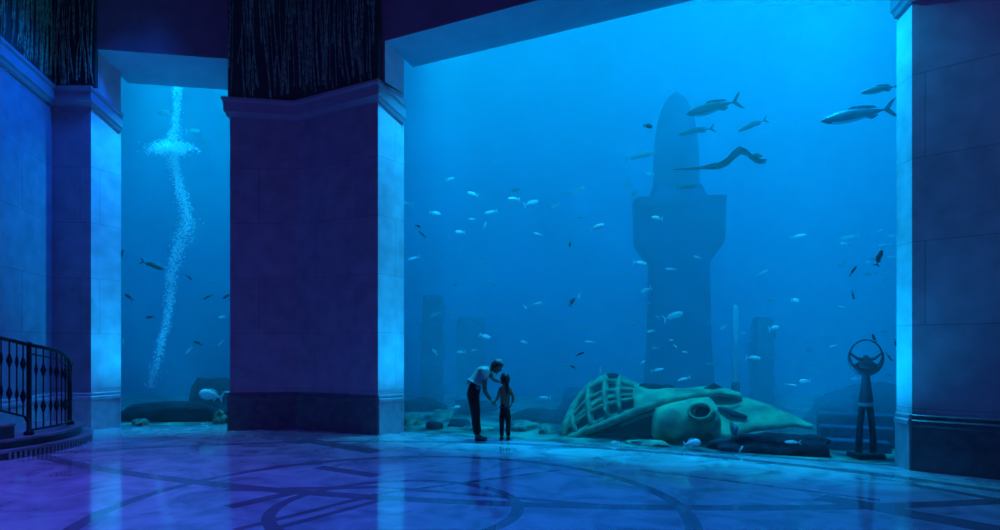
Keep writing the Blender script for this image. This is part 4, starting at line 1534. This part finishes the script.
def child():
    t = thing('person', 'child with dark ponytail standing at the glass holding the adult\'s hand', 'person', A(505, 440))
    nodes = {'pelvis': (A(505, 408.5), (.075, .06)), 'waist': (A(505, 402.5), (.082, .068)), 'chest': (A(505.1, 393.5), (.098, .075)), 'upper': (A(505.2, 389), (.085, .062)),
             'neck': (A(505.2, 385.5), .036), 'skull': (A(505, 381.5), .036)}
    edges = [('pelvis', 'waist'), ('waist', 'chest'), ('chest', 'upper'), ('upper', 'neck'), ('neck', 'skull')]
    legs = {}
    for k, x in (('l', 501.8), ('r', 508.2)):
        legs[k] = [A(x + (505 - x) * .12, 411, 0), A(x, 417, 0), A(x, 424, 0), A(x, 430, -.01), A(x, 436.5, 0)]
        for i, (p, r) in enumerate(zip(legs[k], (.05, .044, .036, .034, .026))):
            nodes[k + str(i)] = (p, r)
        nodes[k + '5'] = (A(x, 438.6, .01), .024); nodes[k + '6'] = (A(x - .4, 439.1, .09), .018)
        nodes.pop(k + '0')
        edges += [('pelvis', k + '1')] + [(k + str(i), k + str(i + 1)) for i in range(1, 6)]
    arms = {'al': [A(500.4, 389.2, 0), A(499.2, 392.8, -.03), A(498.2, 396.2, -.06), A(496.9, 398.6, -.09), A(495.6, 400.4, -.115)],
            'ar': [A(510.0, 389.2, 0), A(511.6, 392.8, -.03), A(513.2, 396.8, -.05), A(513.0, 400, -.02), A(512.0, 403.2, .02)]}
    for k, ps in arms.items():
        for i, (p, r) in enumerate(zip(ps, (.042, .034, .028, .026, .019))):
            nodes[k + str(i)] = (p, r)
        edges += [('upper', k + '0')] + [(k + str(i), k + str(i + 1)) for i in range(4)]
    ms = [skin_bm(nodes, edges, 'pelvis', 2)]
    hc = A(504.9, 379.3); fwd = Vector((-.75, .62, .12)); up = Vector((0, 0, 1))
    hb, put = head_bm(hc, fwd, up, .86)
    ms.append(hb)
    ms += hand_meshes(A(494.6, 401.4, -.125), Vector((-.55, -.1, -.6)), Vector((.5, -.6, -.4)), Vector((.3, .5, -.5)), .72, .7)
    ms += hand_meshes(A(511.3, 404.6, .04), Vector((-.4, .2, -.9)), Vector((.9, -.2, -.3)), Vector((0, .9, 0)), .72, .4)
    join_remesh('body', ms, M['skin'], t, .007, 2)
    eyes(put, t, .86)
    hair_cap('hair', put, t, M['hair'], 1.12, .42, -.75)
    bm = bmesh.new()
    add_tube(bm, [A(505.8, 378.5, -.08), A(506.6, 382.5, -.115), A(507.0, 387, -.11), A(507.2, 391, -.10), A(507.2, 394.5, -.095)], [.03, .036, .034, .028, .010], 10)
    obj('ponytail', bm, M['hair'], t, smooth=True)
    sn = {'hem': (A(505, 406.5), (.104, .086)), 'waist': (A(505, 402.5), (.095, .080)), 'chest': (A(505.1, 393.5), (.108, .086)), 'upper': (A(505.2, 389.2), (.094, .072)), 'col': (A(505.2, 386.6), .046)}
    se = [('hem', 'waist'), ('waist', 'chest'), ('chest', 'upper'), ('upper', 'col')]
    for k in ('al', 'ar'):
        for i, (p, r) in enumerate(zip(arms[k][:2], (.052, .046))):
            sn[k + str(i)] = (p, r)
        se += [('upper', k + '0'), (k + '0', k + '1')]
    join_remesh('top', [skin_bm(sn, se, 'waist', 2)], M['child_top'], t, .009, 2)
    tn = {'belt': (A(505, 400), (.075, .065)), 'pelvis': (A(505, 408.5), (.095, .08))}
    te = [('belt', 'pelvis')]
    for k in ('l', 'r'):
        for i, (p, r) in enumerate(zip(legs[k], (.060, .052, .044, .042, .038))):
            tn[k + str(i)] = (p, r)
        tn.pop(k + '0')
        te += [('pelvis', k + '1')] + [(k + str(i), k + str(i + 1)) for i in range(1, 4)]
    join_remesh('trousers', [skin_bm(tn, te, 'pelvis', 2)], M['trousers'], t, .009, 2)
    for x in (501.8, 508.2):
        shoe(t, A(x, 440, -.05), A(x - .6, 440, .13), .034, .065)


adult()
child()

# ================================================================== light
def area(name, loc, target, sx, sy, power, col, spread=None):
    l = bpy.data.lights.new(name, 'AREA'); l.shape = 'RECTANGLE'; l.size = sx; l.size_y = sy
    l.energy = power; l.color = col
    if spread:
        l.spread = math.radians(spread)
    o = bpy.data.objects.new(name, l); COL.objects.link(o)
    o.location = loc
    o.rotation_euler = (Vector(target) - Vector(loc)).to_track_quat('-Z', 'Y').to_euler()
    return o


TW = (0.02, 0.60, 0.86)
area('tank_daylight', (0, 13.4, CT + .05), (0, 13.4, 0), 33, 11, 2950, TW, 80)
area('tank_daylight_right', (7.5, 11.8, CT - .1), (6.6, 11.6, 0), 10, 6.5, 560, TW, 100)
def spot(name, loc, target, power, col, angle, blend=1.0, r=.3):
    l = bpy.data.lights.new(name, 'SPOT'); l.energy = power; l.color = col
    l.spot_size = math.radians(angle); l.spot_blend = blend; l.shadow_soft_size = r
    o = bpy.data.objects.new(name, l); COL.objects.link(o); o.location = loc
    o.rotation_euler = (Vector(target) - Vector(loc)).to_track_quat('-Z', 'Y').to_euler()
    return o


# added fill lamps, low and high, that brighten the window reveals
TL = (0.0, 0.40, 0.86)
for o_, l_, n_, s_, plo, phi in ((MG0, EU, EV, 1, 330, 420), (MG1, EU, EV, -1, 520, 700), (LG0, LU, LV, 1, 380, 420)):
    pl = o_ + l_ * (1.25 * s_) - n_ * .28
    spot('reveal_fill_low', (*pl, .03), (*(o_ - n_ * .28), 3.4), plo * 1.15, TL, 90, 1.0, .02)
    spot('reveal_fill_high', (*pl, 6.72), (*(o_ - n_ * .28), 4.0), phi, TL, 84, 1.0, .02)
spot('wall_fill', (-5.4, 10.55, 9.2), (-8.2, 10.0, 3.4), 2200, (0.0, 0.13, 1.0), 56)  # unseen lamp added to brighten the left wall
PU = (0.13, 0.07, 1.0)  # tint of the unseen fill lights added over the hall floor and piers
area('hall_fill', (-6.0, 5.8, 9.4), (-6.0, 5.9, 0), 3, 3, 190, PU, 66)
area('hall_fill_center', (-.5, 5.0, 9.4), (-.5, 5.2, 0), 5, 3, 170, (0.0, .15, 1.0), 75)
area('hall_fill_front', (-1.5, 0.5, 8.5), (-5.5, 10.0, 3), 3, 2, 22, (.30, .10, .9), 120)
area('hall_fill_right', (4.5, 1.0, 9.0), (7.2, 7.0, 1.5), 3, 3, 75, (.26, .07, 1.0))


# shafts of daylight falling through the water
for px_, v_, z_, pw_ in ((585, 2.0, 11.9, 500), (868, 2.6, 11.9, 600), (700, 5.0, 11.9, 400)):
    q_ = G(px_, 300, v_)
    spot('daylight_shaft', (q_.x + .3, q_.y, z_), (q_.x, q_.y, 3.0), pw_, (0.02, .6, .92), 11, 1.0, .15)


def strip(name, a, b, z, target, power, col, spread):
    mid = (a + b) / 2
    l = bpy.data.lights.new(name, 'AREA'); l.shape = 'RECTANGLE'; l.size = (b - a).length; l.size_y = .15
    l.energy = power; l.color = col; l.spread = math.radians(spread)
    o = bpy.data.objects.new(name, l); COL.objects.link(o)
    x = (b - a).normalized().to_3d()
    zz = (Vector((mid.x, mid.y, z)) - Vector(target)).normalized()
    y = zz.cross(x)
    R = Matrix((x, y, zz)).transposed()
    o.matrix_world = Matrix.Translation((mid.x, mid.y, z)) @ R.to_4x4()
    return o


mm = (MG0 + MG1) / 2  # added strips hidden behind both lintels, brightening the floor along the glass
strip('glass_foot_fill', MG0 + EV * .55, MG1 + EV * .55, 7.9, (*(mm - EV * .35), 0), 430, (0.0, 0.50, 0.80), 50)
mm = (LG0 + LG1) / 2
strip('glass_foot_fill', LG0 + LV * .55, LG1 + LV * .55, 7.9, (*(mm - LV * .35), 0), 150, (0.0, 0.50, 0.80), 50)

w = bpy.data.worlds.new('hall_dusk'); scene.world = w; w.use_nodes = True
bg = w.node_tree.nodes['Background']
bg.inputs['Color'].default_value = (0.16, 0.14, 1.0, 1)
bg.inputs['Strength'].default_value = 0.03

# ================================================================== camera and view
cam = bpy.data.cameras.new('camera'); co = bpy.data.objects.new('camera', cam); COL.objects.link(co)
co.location = (0, 0, H); co.rotation_euler = (math.pi / 2, 0, 0)
cam.sensor_width = 36; cam.sensor_fit = 'HORIZONTAL'; cam.lens = 36 * F / 1000
cam.shift_y = (YH - 265) / 1000
cam.clip_end = 200
scene.camera = co
vs = scene.view_settings
vs.view_transform = 'Standard'; vs.look = 'None'; vs.gamma = 1.0; vs.exposure = 0.0; vs.use_curve_mapping = False
scene.cycles.use_denoising = True
try:
    scene.cycles.denoiser = 'OPENIMAGEDENOISE'
    scene.cycles.denoising_input_passes = 'RGB_ALBEDO_NORMAL'
except Exception:
    pass
scene.cycles.max_bounces = 8
scene.cycles.diffuse_bounces = 3
scene.cycles.glossy_bounces = 3
scene.cycles.volume_bounces = 3
scene.cycles.transparent_max_bounces = 16
scene.cycles.sample_clamp_indirect = 6.0
